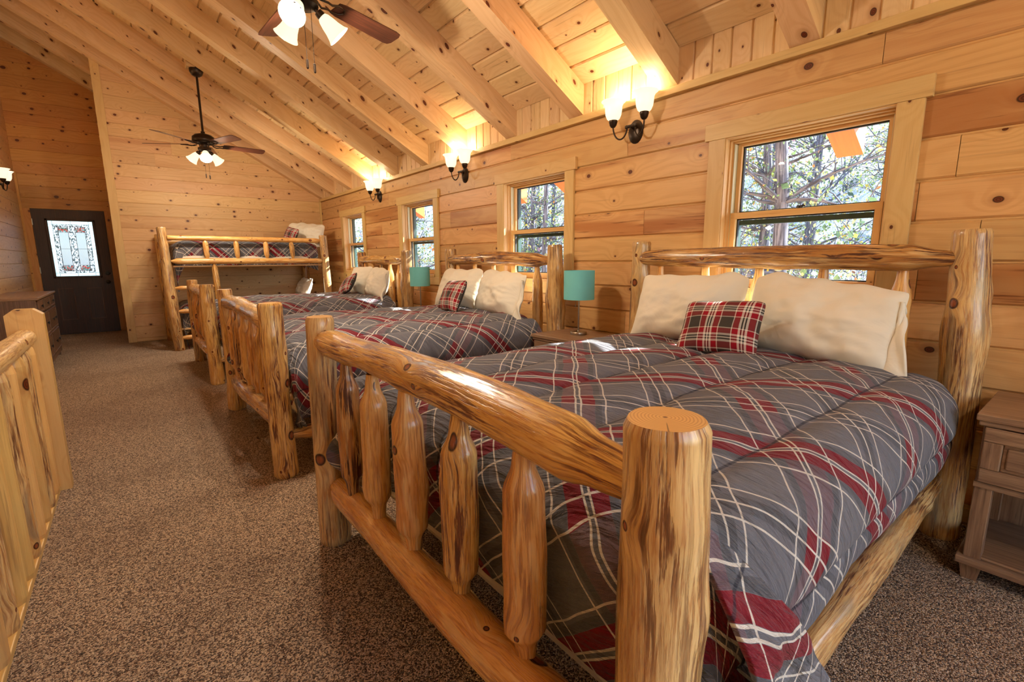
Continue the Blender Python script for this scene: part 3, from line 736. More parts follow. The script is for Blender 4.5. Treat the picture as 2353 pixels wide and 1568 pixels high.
mb = MB()    # unseen backing added behind the boards to stop light leaking in
mb.box((LX-.14, BY-.14, -2.9), (LX-.012, DY+.14, 5.2), 1); mb.box((LX-.14, BY-.14, -2.9), (-.4, BY-.012, 5.2), 2); mb.box((2.5, BY-.14, -2.9), (WX+.14, BY-.012, 5.2), 2)
mb.box((-.4, BY-.14, -2.9), (2.5, BY-.012, .35), 2); mb.box((-.4, BY-.14, 2.3), (2.5, BY-.012, 5.2), 2)
mb.box((LX-.14, DY+.012, -2.9), (DX0-.0, DY+.14, 5.2), 2); mb.box((DX1, DY+.012, -2.9), (WX+.14, DY+.14, 5.2), 2); mb.box((DX0, DY+.012, DZ), (DX1, DY+.14, 5.2), 2); mb.box((DX0, DY+.012, -2.9), (DX1, DY+.14, -.02), 2)
mb.box((-.085, PY+.02, -.3), (WX, PY+.12, 2.6), 0)
structure(mb.build('wall_leak_backing', 'log_wall'))
# ------------------------------------------------------------------ log beds
FX, HX = .585, 2.685
SPX = [.32, .58, .84, 1.10, 1.34]
def log_bed(y0, wd, seed, label, group='log frame beds'):
    t = thing('log_bed', label, 'bed', (0, y0, 0), group)
    s = seed*10
    LO = log_obj
    # foot posts, head posts
    LO('post', t, (FX, 0, 0), (FX-.010, 0, .985), .061, ['log_pale', 'log', 'log'][seed % 3], seed=s+1, n=30, bumps=4, lump=.05, prof=[(0, 1.05), (.45, .98), (.62, 1.06), (1, .98)], bend=.006, step=.02)
    LO('post', t, (FX+.005, wd, 0), (FX, wd-.01, .985), .059, ['log_pale', 'log', 'log_pale'][seed % 3], seed=s+2, n=26, bumps=3, prof=[(0, 1.12), (.4, 1), (1, .92)], bend=.008)
    LO('post', t, (HX, -.02, 0), (HX, .015, 1.315), .070, 'log_pale', seed=s+3, n=28, bumps=4, lump=.07, prof=[(0, 1.05), (.55, 1.0), (.68, 1.14), (.8, .94), (1, .86)], bend=.012, step=.025)
    LO('post', t, (HX, wd, 0), (HX, wd, 1.315), .062, ['log_pale', 'log_pale', 'log_dark'][seed % 3], seed=s+4, n=24, bumps=2, prof=[(0, 1.05), (1, .95)])
    # footboard
    LO('top_rail', t, (FX, .045, .872), (FX, wd-.035, .890), .056, ['log', 'log_pale', 'log'][seed % 3], seed=s+5, n=28, bumps=4, lump=.10, prof=[(0, .66), (.05, .80), (.10, 1.12), (.5, 1.0), (.93, .90), (1, .66)], bend=.016, step=.02, bdir=2.2, cap0=False, cap1=False)
    LO('lower_rail', t, (FX, .04, .312), (FX+.02, wd-.03, .262), .056, ['log_clear', 'log_pale', 'log'][seed % 3], seed=s+6, n=26, bumps=3, prof=[(0, .6), (.08, 1), (.92, 1), (1, .6)], bend=.03, step=.03, bdir=.6)
    for k, sy in enumerate(SPX):
        yy = sy*wd/1.62; rs = random.Random(s+k)
        LO('spindle', t, (FX+.0, yy, .338-.02*yy), (FX-.004, yy+rs.uniform(-.02, .01), .846), .044*rs.uniform(.94, 1.06), ['spindle', 'log', 'spindle', 'log_clear', 'log_dark'][(k+seed) % 5], seed=s+20+k, n=24, bumps=2, lump=.05,
           prof=[(0, .46), (.09, .50), (.13, .56), (.20, .97), (.5, 1.04), (.80, .98), (.92, .54), (1, .42)], step=.014, cap0=False, cap1=False)
    # headboard
    LO('top_rail', t, (HX-.02, .03, 1.195), (HX-.02, wd-.02, 1.205), .058, 'log_dark' if seed != 2 else 'log', seed=s+7, n=26, bumps=2, lump=.07, prof=[(0, .45), (.045, .62), (.12, 1.0), (.5, 1.04), (.9, .92), (.97, .8), (1, .6)], bend=.012, step=.03, bdir=1.2)
    LO('lower_rail', t, (HX, .03, .42), (HX, wd-.03, .42), .05, 'log', seed=s+8, n=18, prof=TEN)
    for k in range(5):
        yy = (.22+.31*k)*wd/1.62
        LO('spindle', t, (HX, yy, .45), (HX-.01, yy, 1.17), .044, ['log_clear', 'spindle', 'log'][k % 3], seed=s+40+k, n=18, prof=[(0, .46), (.12, .98), (.5, 1.05), (.78, .98), (.93, .5), (1, .42)], step=.03)
    # side rails: a lower one in view, an upper one mostly under the quilt
    for sy, e in ((0, -1), (wd, 1)):
        LO('side_rail', t, (FX+.04, sy+e*.018, .238), (HX-.04, sy+e*-.01, .262), .044, 'log_pale', seed=s+60+e, n=22, bumps=5, lump=.10, prof=[(0, .55), (.05, .9), (.5, 1.03), (.95, .95), (1, .6)], bend=.010, step=.03)
        LO('side_rail', t, (FX+.04, sy, .455), (HX-.04, sy, .455), .040, 'log_clear', seed=s+64+e, n=18, prof=TEN)
    mb = MB()
    for k in range(6): mb.box((FX+.25+.33*k, .05, .285), (FX+.33+.33*k, wd-.05, .300), 1)
    mb.build('slat', 'rafter', t)
    return t
BEDS = [(.375, 1.62, 0), (2.81, 1.605, 1), (5.44, 1.44, 2)]
BL = ['largest log bed, closest to the viewer, with a round sawn corner post in front', 'middle log bed of the row, beneath the second window from the right', 'farthest full log bed of the row, just before the bunk bed']
def mattress(y0, wd, n, lab):
    t = thing('mattress', lab, 'mattress', (0, y0, 0), 'mattresses on the log beds')
    mb = MB(); mb.box((FX+.100, .06, .305), (HX-.10, wd-.06, .50), 0, .5); mb.build('box_spring', 'mattress', t, bevel=.03)
    mb = MB(); mb.box((FX+.150, .12, .50), (HX-.10, wd-.12, .700), 0, .5); mb.build('mattress_body', 'mattress', t, bevel=.04)
    return t
def smin(a, k=.05): return a
def profile(pts, n=160):
    """dense polyline of a Catmull-Rom through pts with its arc length"""
    P = [Vector((p[0], p[1])) for p in pts]; P = [P[0]*2-P[1]]+P+[P[-1]*2-P[-2]]; out = []
    for i in range(1, len(P)-2):
        for k in range(24):
            t = k/24; a, b, c, d = P[i-1:i+3]
            out.append(.5*((2*b)+(c-a)*t+(2*a-5*b+4*c-d)*t*t+(3*b-a-3*c+d)*t**3))
    out.append(P[-2]); L = [0]
    for a, b in zip(out, out[1:]): L.append(L[-1]+(b-a).length)
    return out, L
def at(prof, s):
    P, L = prof; s = max(0, min(L[-1], s)); lo, hi = 0, len(L)-1
    while hi-lo > 1:
        m = (lo+hi)//2
        if L[m] <= s: lo = m
        else: hi = m
    k = (s-L[lo])/max(1e-9, L[hi]-L[lo]); return P[lo].lerp(P[hi], k), (P[hi]-P[lo]).normalized()
SEAM = .34
def quilt(y0, wd, seed, label, flap=False, nu=150, nv=150):
    top = .762
    cross = profile([(.045, .315), (-.035, .42), (-.058, .54), (-.012, .665), (.09, .738), (.30, top), (wd/2, top+.006), (wd-.30, top), (wd-.09, .738), (wd+.012, .665), (wd+.055, .54), (wd+.03, .42), (wd-.045, .315)])
    lng = profile([(FX+.100, .36), (FX+.072, .50), (FX+.075, .655), (FX+.14, .735), (FX+.32, top), (1.4, top+.005), (2.25, top), (2.50, top-.004)])
    Lc, Ll = cross[1][-1], lng[1][-1]; mid = Lc/2
    Zt = top+.005
    def fn(a, b):
        pu, _ = at(lng, a*Ll); pv, tv = at(cross, b*Lc)
        s = b*Lc-mid; u = a*Ll
        dzu = Zt-pu.y; dzv = Zt-pv.y
        dz = (dzu**2.2+dzv**2.2)**(1/2.2) if dzu > .02 and dzv > .02 else max(dzu, 0)+max(dzv, 0)-min(max(dzu, 0), max(dzv, 0))*.0
        z = Zt-dz; z = max(z, .29)
        q = (s/SEAM) % 1.0
        sm = abs(math.sin(PI*q))**.45
        nrm = Vector((-.0, -tv.y, tv.x)) if dzv > dzu else Vector((-1 if dzu > .1 else 0, 0, 1 if dzu <= .1 else .3)); nrm.normalize()
        if nrm.length < .5: nrm = Vector((0, 0, 1))
        p = Vector((pu.x, pv.x, z))
        # corners of the foot end bulge past the frame between post and rail
        edge = min(1, dzu/.25)*min(1, dzv/.25)
        w1 = nz(u*2.2+seed*7, s*2.5)*.014+nz(u*7+seed, s*9, 4)*.006+nz(u*3+s*14, s*5, seed)*.005+nz(u*22+seed, s*14, 8)*.0018
        p += nrm*(.036*sm-.020+w1*(1 if z > .34 else .5))
        if edge > 0: p.y += (-.03 if s < 0 else .05)*edge
        if dzu > .05: p.x = max(p.x, FX+.058)
        if dzu > .1: p.x -= .135*math.exp(-((pv.x-(wd-.15))/.055)**2)*math.exp(-((z-.44)/.12)**2)
        return p
    mb = MB(); ph = [(0, 0), (.11, .07), (-.17, .21), (.3, .4)][seed % 4]
    mb.grid(fn, nu, nv, lambda a, b: (a*Ll-.34+FX+.075+ph[0], (b*Lc-mid)+ph[1]*SEAM*0), seed*.1)
    o = mb.build('comforter', 'plaid', None, smooth='all', loc=(0, y0, 0), subsurf=1 if seed == 0 else 0)
    tag(o, label, 'comforter', 'plaid comforters')
    if flap:
        def ff(a, b):
            z = lerp(.79, .035, b); xr = FX+.09+(.80-z)*.80; x = lerp(FX+.066, xr+.012*nz(b*7, 3), a)
            fold = math.sin(a*7+b*2.0+1)*.016*b+nz(a*3, b*4, 3)*.04*b+nz(a*6, b*9, 5)*.006*min(1, b*3)
            hump = .035*math.exp(-((b-.30+.1*a)/.05)**2)*math.exp(-((a-.15)/.5)**2)
            y = -.096-.020*math.sin(PI*min(1, b*1.1))-fold-hump*.6+.09*max(0, 1-b*4.5)
            return Vector((x, y, z-.03*a*b+.012*math.sin(a*7)*b))
        def fu(a, b):
            z = lerp(.79, .035, b); x = lerp(FX+.066, FX+.09+(.80-z)*.80, a); q = .35*x+.94*z-.847+.361; p = .94*x-.35*z
            return ((p+q)*.7071, (q-p)*.7071)
        mb = MB(); mb.grid(ff, 60, 80, fu, .3)
        f = mb.build('corner_flap', 'plaid', o, smooth='all'); f['label'] = 'loose wrinkled comforter corner hanging over the side rail'
        sd = f.modifiers.new('thick', 'SOLIDIFY'); sd.thickness = .012; sd.offset = 1
    return o
QL = ['plaid comforter on the nearest bed, its near corner hanging loose', 'plaid comforter on the middle bed of the row', 'plaid comforter with a sunlit patch, on the farthest bed of the row']
ML = ['cream mattress under the plaid comforter of the nearest bed', 'cream mattress showing as a pale strip below the middle bed comforter', 'mattress hidden beneath the comforter of the farthest bed in the row']
for i, (y0, wd, sd) in enumerate(BEDS):
    log_bed(y0, wd, sd, BL[i]); mattress(y0, wd, sd, ML[i]); quilt(y0, wd, sd, QL[i], flap=(i == 0), nu=150 if i < 2 else 110, nv=170 if i < 2 else 120)

# ------------------------------------------------------------------ pillows
def pillow_mesh(mb, w, h, th, seed, n=44, ear=.06, wr=.012, slump=.0, back=False, droop=0.0):
    def side(sg):
        def fn(a, b):
            x, y = 2*a-1, 2*b-1
            ex = (1-abs(x)**2.6)**.62 if abs(x) < 1 else 0; ey = (1-abs(y)**2.6)**.62 if abs(y) < 1 else 0
            X = x*w/2*(1-ear*(1-y*y)); Y = y*h/2*(1-ear*1.3*(1-x*x))
            d = sg*th/2*ex*ey*(1-.28*y*(1 if slump else 0))
            k = ex*ey
            d += k*wr*(nz(x*1.6+seed, y*1.6, sg)*1.6+nz(x*4+seed, y*3, sg)*.7+.5*nz(x*2+y*6, x*5-y*2, seed))
            Y += wr*1.6*nz(x*2.3+seed*3, 5)*(1 if y > 0 else .3)*abs(y)
            if y > 0: c_ = abs(x)**5*y**5; X *= 1-.07*c_; Y *= 1-.13*c_
            Y -= droop*max(0, -x)*max(0, y+.2)
            return Vector((d, X, Y))
        return fn
    mb.grid(side(1), n, n, lambda a, b: (a*w, b*h), seed*.1, flip=False, mat=1 if back else 0)
    mb.grid(side(-1), n, n, lambda a, b: (a*w, b*h), seed*.1, flip=True)
def pillow(name, label, cat, group, c, w, h, th, tilt, yaw=0, roll=0, mats='cotton', seed=1, **k):
    mb = MB(); pillow_mesh(mb, w, h, th, seed, **k)
    o = mb.build(name, mats, None, smooth='all', loc=c)
    o.rotation_euler = (Matrix.Rotation(yaw, 3, 'Z') @ Matrix.Rotation(tilt, 3, 'Y') @ Matrix.Rotation(roll, 3, 'X')).to_euler()
    tag(o, label, cat, group); return o
def hem(o, w, h, seed, ext=.075):
    """the open end of the pillowcase sagging past the filling"""
    def fn(a, b):
        y = lerp(-.49, .26, b)*h; e = ext*(1.25-1.2*b)*a-.010
        return Vector((-.012+.020*math.sin(b*9+seed)*a+.02*nz(a*2, b*4, seed), -w/2*.955-e, y-.035*a*(1-b)+.012*nz(b*5, a, seed)))
    mb = MB(); mb.grid(fn, 10, 36, lambda a, b: (a*.1, b*h), .2)
    c = mb.build('pillowcase_hem', 'cotton', o, smooth='all'); sd = c.modifiers.new('thick', 'SOLIDIFY'); sd.thickness = .012; sd.offset = 0
BN = ['nearest bed', 'middle bed of the row', 'farthest bed of the row']
for i, (y0, wd, sd) in enumerate(BEDS):
    k = wd/1.62
    near = pillow('pillow', 'cream pillow propped at the right half of the headboard, '+BN[i], 'pillow', 'cream bed pillows', (2.475, y0+.480*k, .928), .675*k, .415, .20, math.radians(19), math.radians(-3), math.radians(2.5 if i == 0 else 0), seed=i*3+1, slump=1, wr=.018, droop=.03)
    hem(near, .675*k, .415, i+1)
    pillow('pillow', 'cream pillow propped at the left half of the headboard, '+BN[i], 'pillow', 'cream bed pillows', (2.475, y0+1.140*k, .932), .665*k, .415, .19, math.radians(20), math.radians(3), math.radians(-1), seed=i*3+2, slump=1, wr=.016)
TL = ['small red and grey tartan cushion leaning on the pillows of the nearest bed', 'small square tartan cushion propped on the pillows of the middle bed', 'small tartan cushion turned cornerwise before the pillows of the farthest row bed']
pillow('throw_pillow', TL[0], 'cushion', 'tartan cushions', (2.19, .375+.785, .885), .385, .285, .115, math.radians(32), math.radians(4), math.radians(-4), ['tartan', 'dark_fabric'], seed=11, ear=.05, wr=.004, back=True)
pillow('throw_pillow', TL[1], 'cushion', 'tartan cushions', (2.20, 2.81+.80, .895), .37, .30, .12, math.radians(26), math.radians(-6), math.radians(-3), ['tartan', 'dark_fabric'], seed=12, ear=.05, wr=.004, back=True)
pillow('throw_pillow', TL[2], 'cushion', 'tartan cushions', (2.22, 5.44+.80, .885), .37, .30, .12, math.radians(34), math.radians(-8), math.radians(-24), ['tartan', 'dark_fabric'], seed=13, ear=.05, wr=.004, back=True)

# ------------------------------------------------------------------ nightstands, lamps
def nightstand(yc, label):
    t = thing('nightstand', label, 'nightstand', (2.58, yc, 0), 'rustic nightstands'); R = 'rustic'
    x0, x1, h = -.215, .235, .26
    mb = MB(); mb.box((x0-.022, -h-.0, .625), (x1, h, .650), 1); mb.box((x0-.014, -h+.008, .606), (x1, h-.008, .625), 1); mb.build('table_top', R, t, bevel=.004)
    for sx, sy in ((x0, -h+.02), (x0, h-.07), (x1-.05, -h+.02), (x1-.05, h-.07)):
        mb = MB(); mb.box((sx, sy, .09), (sx+.05, sy+.05, .606), 2); mb.build('leg', R, t, bevel=.003)
        mb = MB(); mb.lathe([(.030, 0), (.042, .055), (.042, .062)], 4, Matrix.Translation((sx+.028, sy+.025, 0)) @ Matrix.Rotation(PI/4, 4, 'Z'), cap0=True, cap1=True); f = mb.build('foot', R, t)
    mb = MB(); mb.box((x0-.018, -h+.002, .062), (x1, h-.002, .092), 1); mb.box((x0+.004, -h+.03, .092), (x1-.03, h-.03, .104), 1); mb.build('lower_shelf', R, t, bevel=.004)
    mb = MB(); mb.box((x0-.006, -h+.018, .372), (x1-.02, h-.018, .392), 1); mb.box((x1-.025, -h+.03, .10), (x1-.012, h-.03, .6), 2)
    for s in (-1, 1): mb.box((x0+.04, s*(h-.035), .38), (x1-.03, s*(h-.024), .606), 0)
    mb.build('carcass', R, t)
    mb = MB(); f0, f1, z0, z1 = -h+.026, h-.026, .396, .602; w_ = .052
    for (a, b, c, d, g) in ((f0, f1, z1-w_, z1, 1), (f0, f1, z0, z0+w_, 1), (f0, f0+w_, z0+w_, z1-w_, 2), (f1-w_, f1, z0+w_, z1-w_, 2)): mb.box((x0-.016, a, c), (x0+.01, b, d), g)
    mb.box((x0-.003, f0+w_, z0+w_), (x0+.01, f1-w_, z1-w_), 1); mb.box((x0-.009, f0+w_+.012, z0+w_+.012), (x0, f1-w_-.012, z1-w_-.012), 1)
    d = mb.build('drawer', R, t, bevel=.004)
    mb = MB(); mb.lathe([(.007, 0), (.006, .012), (.014, .02), (.015, .026), (0, .03)], 16, Matrix.Translation((x0-.016, 0, .5)) @ Matrix.Rotation(-PI/2, 4, 'Y')); mb.build('knob', 'bronze', d, smooth=True)
    return t
nightstand(-.005, 'rustic brown nightstand with a drawer, cut off by the right edge of the picture')
nightstand(2.46, 'nightstand top with a lamp between the nearest and the middle bed')
nightstand(4.92, 'nightstand holding the smaller looking teal lamp between the middle and farthest beds')
def lamp(x, y, label):
    t = thing('table_lamp', label, 'lamp', (x, y, .650), 'teal table lamps')
    mb = MB(); mb.lathe([(0, 0), (.060, 0), (.062, .003), (.062, .020), (.058, .024), (.008, .026), (.006, .03)], 36); mb.build('base', 'steel', t, smooth=True)
    mb = MB(); mb.lathe([(.0065, .024), (.0065, .30)], 14); mb.lathe([(.012, .30), (.012, .34)], 14); mb.build('pole', 'steel', t, smooth=True)
    mb = MB(); R, z0, z1 = .112, .262, .472
    mb.lathe([(R, z0), (R, z1), (R-.004, z1), (R-.004, z0), (R, z0)], 48); sh = mb.build('lamp_shade', 'teal', t, smooth=True)
    mb = MB()
    for k in range(3):
        a = 2*PI*k/3; mb.tube([(0, 0, z0+.03), (math.cos(a)*(R-.003), math.sin(a)*(R-.003), z0+.012)], .0015, 6)
    mb.build('shade_spider', 'steel', sh)
    mb = MB(); mb.lathe([(.012, .34), (.02, .36), (.03, .39), (.028, .415), (.015, .435), (0, .44)], 18); mb.build('bulb', 'cotton', t, smooth=True)
    mb = MB(); mb.tube([(-.02, .012, .30), (-.022, .013, .225)], .0012, 6); mb.lathe([(0, .205), (.004, .208), (.004, .225), (0, .228)], 8, Matrix.Translation((-.022, .013, 0))); mb.build('pull_chain', 'steel', t)
    return t
lamp(2.585, 2.46, 'teal drum shade lamp on a chrome pole, on the nightstand beside the nearest bed')
lamp(2.585, 4.93, 'teal drum shade lamp farther away, standing left of the middle headboard')
nl = None

# ------------------------------------------------------------------ bunk bed at the far wall
def bunk():
    t = thing('bunk_bed', 'log bunk bed with a ladder and guard rails, along the far wall', 'bunk bed', (0, 0, 0))
    y, yb = 7.87, 8.98; xl, xr = .425, 2.47; LO = log_obj
    LO('post', t, (xl+.02, y, 0), (xl-.02, y+.02, 1.645), .062, 'log_pale', seed=301, n=26, bumps=7, lump=.1, prof=[(0, 1.0), (.3, 1.12), (1, .86)], bend=.012)
    LO('post', t, (xr+.03, y, 0), (xr-.015, y, 1.59), .056, 'log_pale', seed=302, n=22, bumps=4, lump=.08, bend=.012)
    LO('post', t, (xl, yb, 0), (xl, yb, 1.6), .058, 'log', seed=303, n=18); LO('post', t, (xr, yb, 0), (xr, yb, 1.62), .058, 'log_dark', seed=304, n=18)
    LO('guard_rail', t, (xl+.03, y, 1.512), (xr-.03, y, 1.506), .036, 'log_clear', seed=305, n=18, prof=[(0, .9), (.95, 1), (1, .5)], bumps=3)
    LO('bed_rail', t, (xl+.04, y, 1.205), (xr-.03, y, 1.195), .042, 'log_clear', seed=306, n=18, prof=[(0, .35), (.04, 1), (.97, .95), (1, .4)], bumps=1, lump=.03)
    LO('bed_rail', t, (xl+.04, yb, 1.2), (xr-.03, yb, 1.2), .042, 'log', seed=307, n=14); LO('guard_rail', t, (xl+.04, yb, 1.5), (xr-.03, yb, 1.5), .036, 'log', seed=308, n=14)
    for k, x in enumerate((.875, 1.245, 1.63, 1.985)):
        LO('spindle', t, (x+.012, y, 1.235), (x, y, 1.485), .036, ['log_clear', 'log', 'log_clear', 'log'][k], seed=310+k, n=16, prof=[(0, .45), (.2, .9), (.55, 1), (.85, .95), (1, .5)], step=.02)
    LO('ladder_post', t, (.985, y, 0), (.955, y, 1.175), .041, 'log', seed=320, n=18, prof=[(0, .95), (.8, 1), (.93, .9), (1, .35)])
    for k, z in enumerate((.845, .53, .17)):
        LO('rung', t, (xl+.04, y, z), (.95, y, z+.01), .030, 'log_clear', seed=322+k, n=16, prof=[(0, .5), (.15, 1), (.85, 1), (1, .5)])
    for x, nm in ((xl, 'end_rail'), (xr, 'end_rail')):
        for z in (1.5, 1.2, .36): LO(nm, t, (x, y+.04, z), (x, yb-.04, z), .040, 'log', seed=int(330+z*10+x), n=16, prof=TEN)
    LO('bed_rail', t, (.98, y, .34), (xr-.03, y, .33), .042, 'log_clear', seed=340, n=16); LO('bed_rail', t, (xl+.04, yb, .34), (xr-.03, yb, .34), .042, 'log', seed=341, n=14)
    mb = MB(); mb.box((xl+.06, y+.03, 1.125), (xr-.05, yb-.03, 1.145), 0); mb.box((xl+.06, y+.03, .275), (xr-.05, yb-.03, .295), 0); mb.build('slat', 'rafter', t)
bunk()
def bunk_bedding(z, nm):
    mt = thing('mattress', 'mattress under the plaid comforter of the %s bunk' % nm, 'mattress', (0, 7.9, z), 'bunk mattresses')
    mb = MB(); mb.box((.53, .04, 0), (2.37, .96, .20), 0, .5); mb.build('mattress_body', 'mattress', mt, bevel=.03)
    h0, h1 = -.012, .97
    cr = profile([(.03, -.07), (h0+.008, .08), (h0+.004, .18), (.08, .262), (.4, .285), (.75, .28), (.93, .23), (.985, .12), (.99, 0)])
    ln = profile([(.508, -.03), (.500, .10), (.55, .235), (.75, .285), (1.5, .285), (2.2, .28), (2.385, .24)])
    def fn(a, b):
        pu, _ = at(ln, a*ln[1][-1]); pv, _ = at(cr, b*cr[1][-1])
        zz = .285-max(.285-pu.y, .285-pv.y)
        lowl = 0
        if nm == 'upper': 
            c1 = max(0, 1-a*6)*max(0, 1-b*3.2); zz -= .34*min(1, 1.6*c1)
            c2 = max(0, (a-.9)*9)*max(0, 1-b*3.2); zz -= .10*min(1, c2)
        else:
            c1 = max(0, 1-a*6)*max(0, 1-b*3.2); zz -= .28*c1
        s = .010*abs(math.sin(PI*b*cr[1][-1]/.34))**.5+.012*nz(a*8, b*6, z*3)
        dx = (.05 if nm == 'lower' else .02)*c1
        yy = pv.x + (.035 if b < .25 else 0) + (-.0 if b < .25 else 0) + s*.5
        if nm == 'lower': yy = pv.x+.02-.07*c1
        return Vector((pu.x+dx, yy, zz+s))
    mb = MB(); mb.grid(fn, 90, 60, lambda a, b: (a*ln[1][-1]+.23, b*cr[1][-1]+(.07 if nm == 'upper' else .3)), .4)
    o = mb.build('comforter', 'plaid' if nm == 'upper' else 'plaid', None, smooth='all', loc=(0, 7.9, z))
    tag(o, {'upper': 'grey and red plaid comforter behind the guard rail of the upper bunk', 'lower': 'dark plaid comforter drooping past the ladder of the lower bunk'}[nm], 'comforter', 'plaid comforters')
bunk_bedding(1.20, 'upper'); bunk_bedding(.34, 'lower')
pillow('pillow', 'crumpled white pillow on the upper bunk by the corner of the room', 'pillow', 'bunk pillows', (2.36, 8.42, 1.62), .60, .44, .20, math.radians(28), math.radians(58), math.radians(3), seed=31, slump=1, wr=.03)
pillow('pillow', 'white pillow low on the lower bunk, just above the far comforter', 'pillow', 'bunk pillows', (2.27, 8.40, .775), .60, .32, .16, math.radians(24), 0, 0, seed=32, slump=1, wr=.02)
pillow('throw_pillow', 'tartan cushion peeking over the guard rail of the upper bunk', 'cushion', 'tartan cushions', (2.10, 8.30, 1.60), .34, .26, .10, math.radians(20), math.radians(20), math.radians(12), ['tartan', 'dark_fabric'], seed=33, ear=.05, wr=.004, back=True)

# ------------------------------------------------------------------ dresser
def dresser():
    t = thing('dresser', 'dark wood chest of drawers by the left wall near the entry door', 'dresser', (-1.0, 7.84, 0)); D = 'dresser'
    hx, hy = .205, .78
    mb = MB(); mb.box((-hx-.0, -hy-.02, .81), (hx+.025, hy+.02, .835), 1); mb.build('top_board', 'rustic', t, bevel=.004)
    mb = MB(); mb.box((-hx, -hy, .09), (hx-.012, hy, .81), 2); mb.box((-hx, -hy-.006, .05), (hx, hy+.006, .10), 1)
    for s in (-1, 1): mb.box((-hx, s*hy-.03, .05), (hx+.004, s*hy+.0, .81), 2)
    mb.build('cabinet_body', D, t, bevel=.003)
    for sx in (-hx+.03, hx-.05):
        for sy in (-hy+.03, hy-.07): mb = MB(); mb.box((sx, sy, 0), (sx+.04, sy+.04, .05), 2); mb.build('foot', D, t)
    rows = [(.655, .80, 3), (.42, .635, 2), (.115, .40, 2)]
    rows = [(.66, .80, 3), (.39, .645, 2), (.115, .375, 2)]
    for (z0, z1, n) in rows:
        for k in range(n):
            a = -hy+.035+(2*hy-.07)*k/n; b = -hy+.035+(2*hy-.07)*(k+1)/n-.012
            mb = MB(); mb.box((hx-.012, a, z0), (hx+.006, b, z1), 1)
            for q in ((a, b, z1-.02, z1), (a, b, z0, z0+.02), (a, a+.02, z0, z1), (b-.02, b, z0, z1)): mb.box((hx+.004, q[0], q[2]), (hx+.012, q[1], q[3]), 1)
            d = mb.build('drawer', D, t, bevel=.003)
            ks = [(a+b)/2] if n == 3 else [a+.16*(b-a)*2, b-.16*(b-a)*2]
            for ky in ks:
                mb = MB(); mb.box((hx+.012, ky-.006, (z0+z1)/2-.006), (hx+.024, ky+.006, (z0+z1)/2+.006), 1); mb.box((hx+.022, ky-.016, (z0+z1)/2-.016), (hx+.03, ky+.016, (z0+z1)/2+.016), 1); mb.build('knob', 'black', d, bevel=.002)
dresser()

# ------------------------------------------------------------------ stair railing
def railing():
    t = thing('stair_railing', 'knotty pine stair railing with half log balusters at the left edge', 'railing', (-.43, 3.38, 0))
    mb = MB()   # newel post with clipped top corners
    x0, x1, y0, y1, zt, c = -.072, .068, -.0, .075, .975, .035
    prof = [(x0, 0), (x1, 0), (x1, zt-c*.8), (x1-c, zt), (x0+c, zt), (x0, zt-c*.8)]
    F = [Vector((x, y0, z)) for x, z in prof]; B = [Vector((x, y1, z)) for x, z in prof]
    mb.face(F, [(p.z, p.x+.2) for p in F], .37); mb.face(B[::-1], [(p.z, p.x+.2) for p in B[::-1]], .37)
    for k in range(6):
        q = [F[k], B[k], B[(k+1) % 6], F[(k+1) % 6]]; mb.face(q[::-1], [(p.z, p.y+p.x*.3+.5) for p in q[::-1]], .52)
    mb.build('newel_post', 'rail_pine', t, bevel=.004)
    mb = MB(); log(mb, (0, .0, .842), (.0, -5.4, .842), .043, 501, 20, prof=[(0, .75), (.02, 1), (1, 1)], lump=.05); mb.build('top_rail', ['log_rail', 'end'], t, smooth=True)
    mb = MB(); mb.box((-.05, -5.4, .0), (.022, -.0, .030), 1, .3); mb.build('base_rail', 'rail_pine', t, bevel=.004)
    rs = random.Random(5)
    for k in range(28):
        y = -.10-.170*k; w_ = rs.uniform(.040, .048); rn = rs.random()
        mb = MB(); n = 8; lean = rs.uniform(-.006, .006)
        def sec(z, f): # half log, flat side outwards
            pts = [Vector((-.012, y-w_*f, z)), Vector((-.012, y+w_*f, z))]
            for q in range(n+1):
                a = PI*q/n; pts.append(Vector((-.012+.044*f*math.sin(a)*.95, y+w_*f*math.cos(a), z)))
            return pts[2:]+[pts[0]]
        zs = [(.03, .9), (.05, 1.0), (.30, 1.02), (.55, .97), (.76, 1.0), (.79, .85), (.825, .5)]
        secs = [[p+Vector((lean*z, 0, 0)) for p in sec(z, f)] for z, f in zs]
        for (A, (za, _)), (Bq, (zb, _)) in zip(zip(secs, zs), zip(secs[1:], zs[1:])):
            for j in range(len(A)):
                j2 = (j+1) % len(A); vA = j/len(A)*.16; mb.face([A[j], A[j2], Bq[j2], Bq[j]][::-1], [(za, vA), (za, vA+.016), (zb, vA+.016), (zb, vA)][::-1], rn)
        mb.build('baluster', ['rail_pine', 'log_pale', 'rail_pine'][k % 3], t, smooth=True)
    # the return of the railing across the head of the stairs
    mb = MB(); log(mb, (-.05, .035, .775), (-.785, .035, .775), .04, 503, 16); mb.build('top_rail', ['log_rail', 'end'], t, smooth=True)
    for k in range(4):
        mb = MB(); log(mb, (-.16-.16*k, .035, .0), (-.16-.16*k, .035, .765), .036, 510+k, 12, prof=[(0, 1), (.9, 1), (1, .5)]); mb.build('baluster', ['log', 'end'], t, smooth=True)
railing()

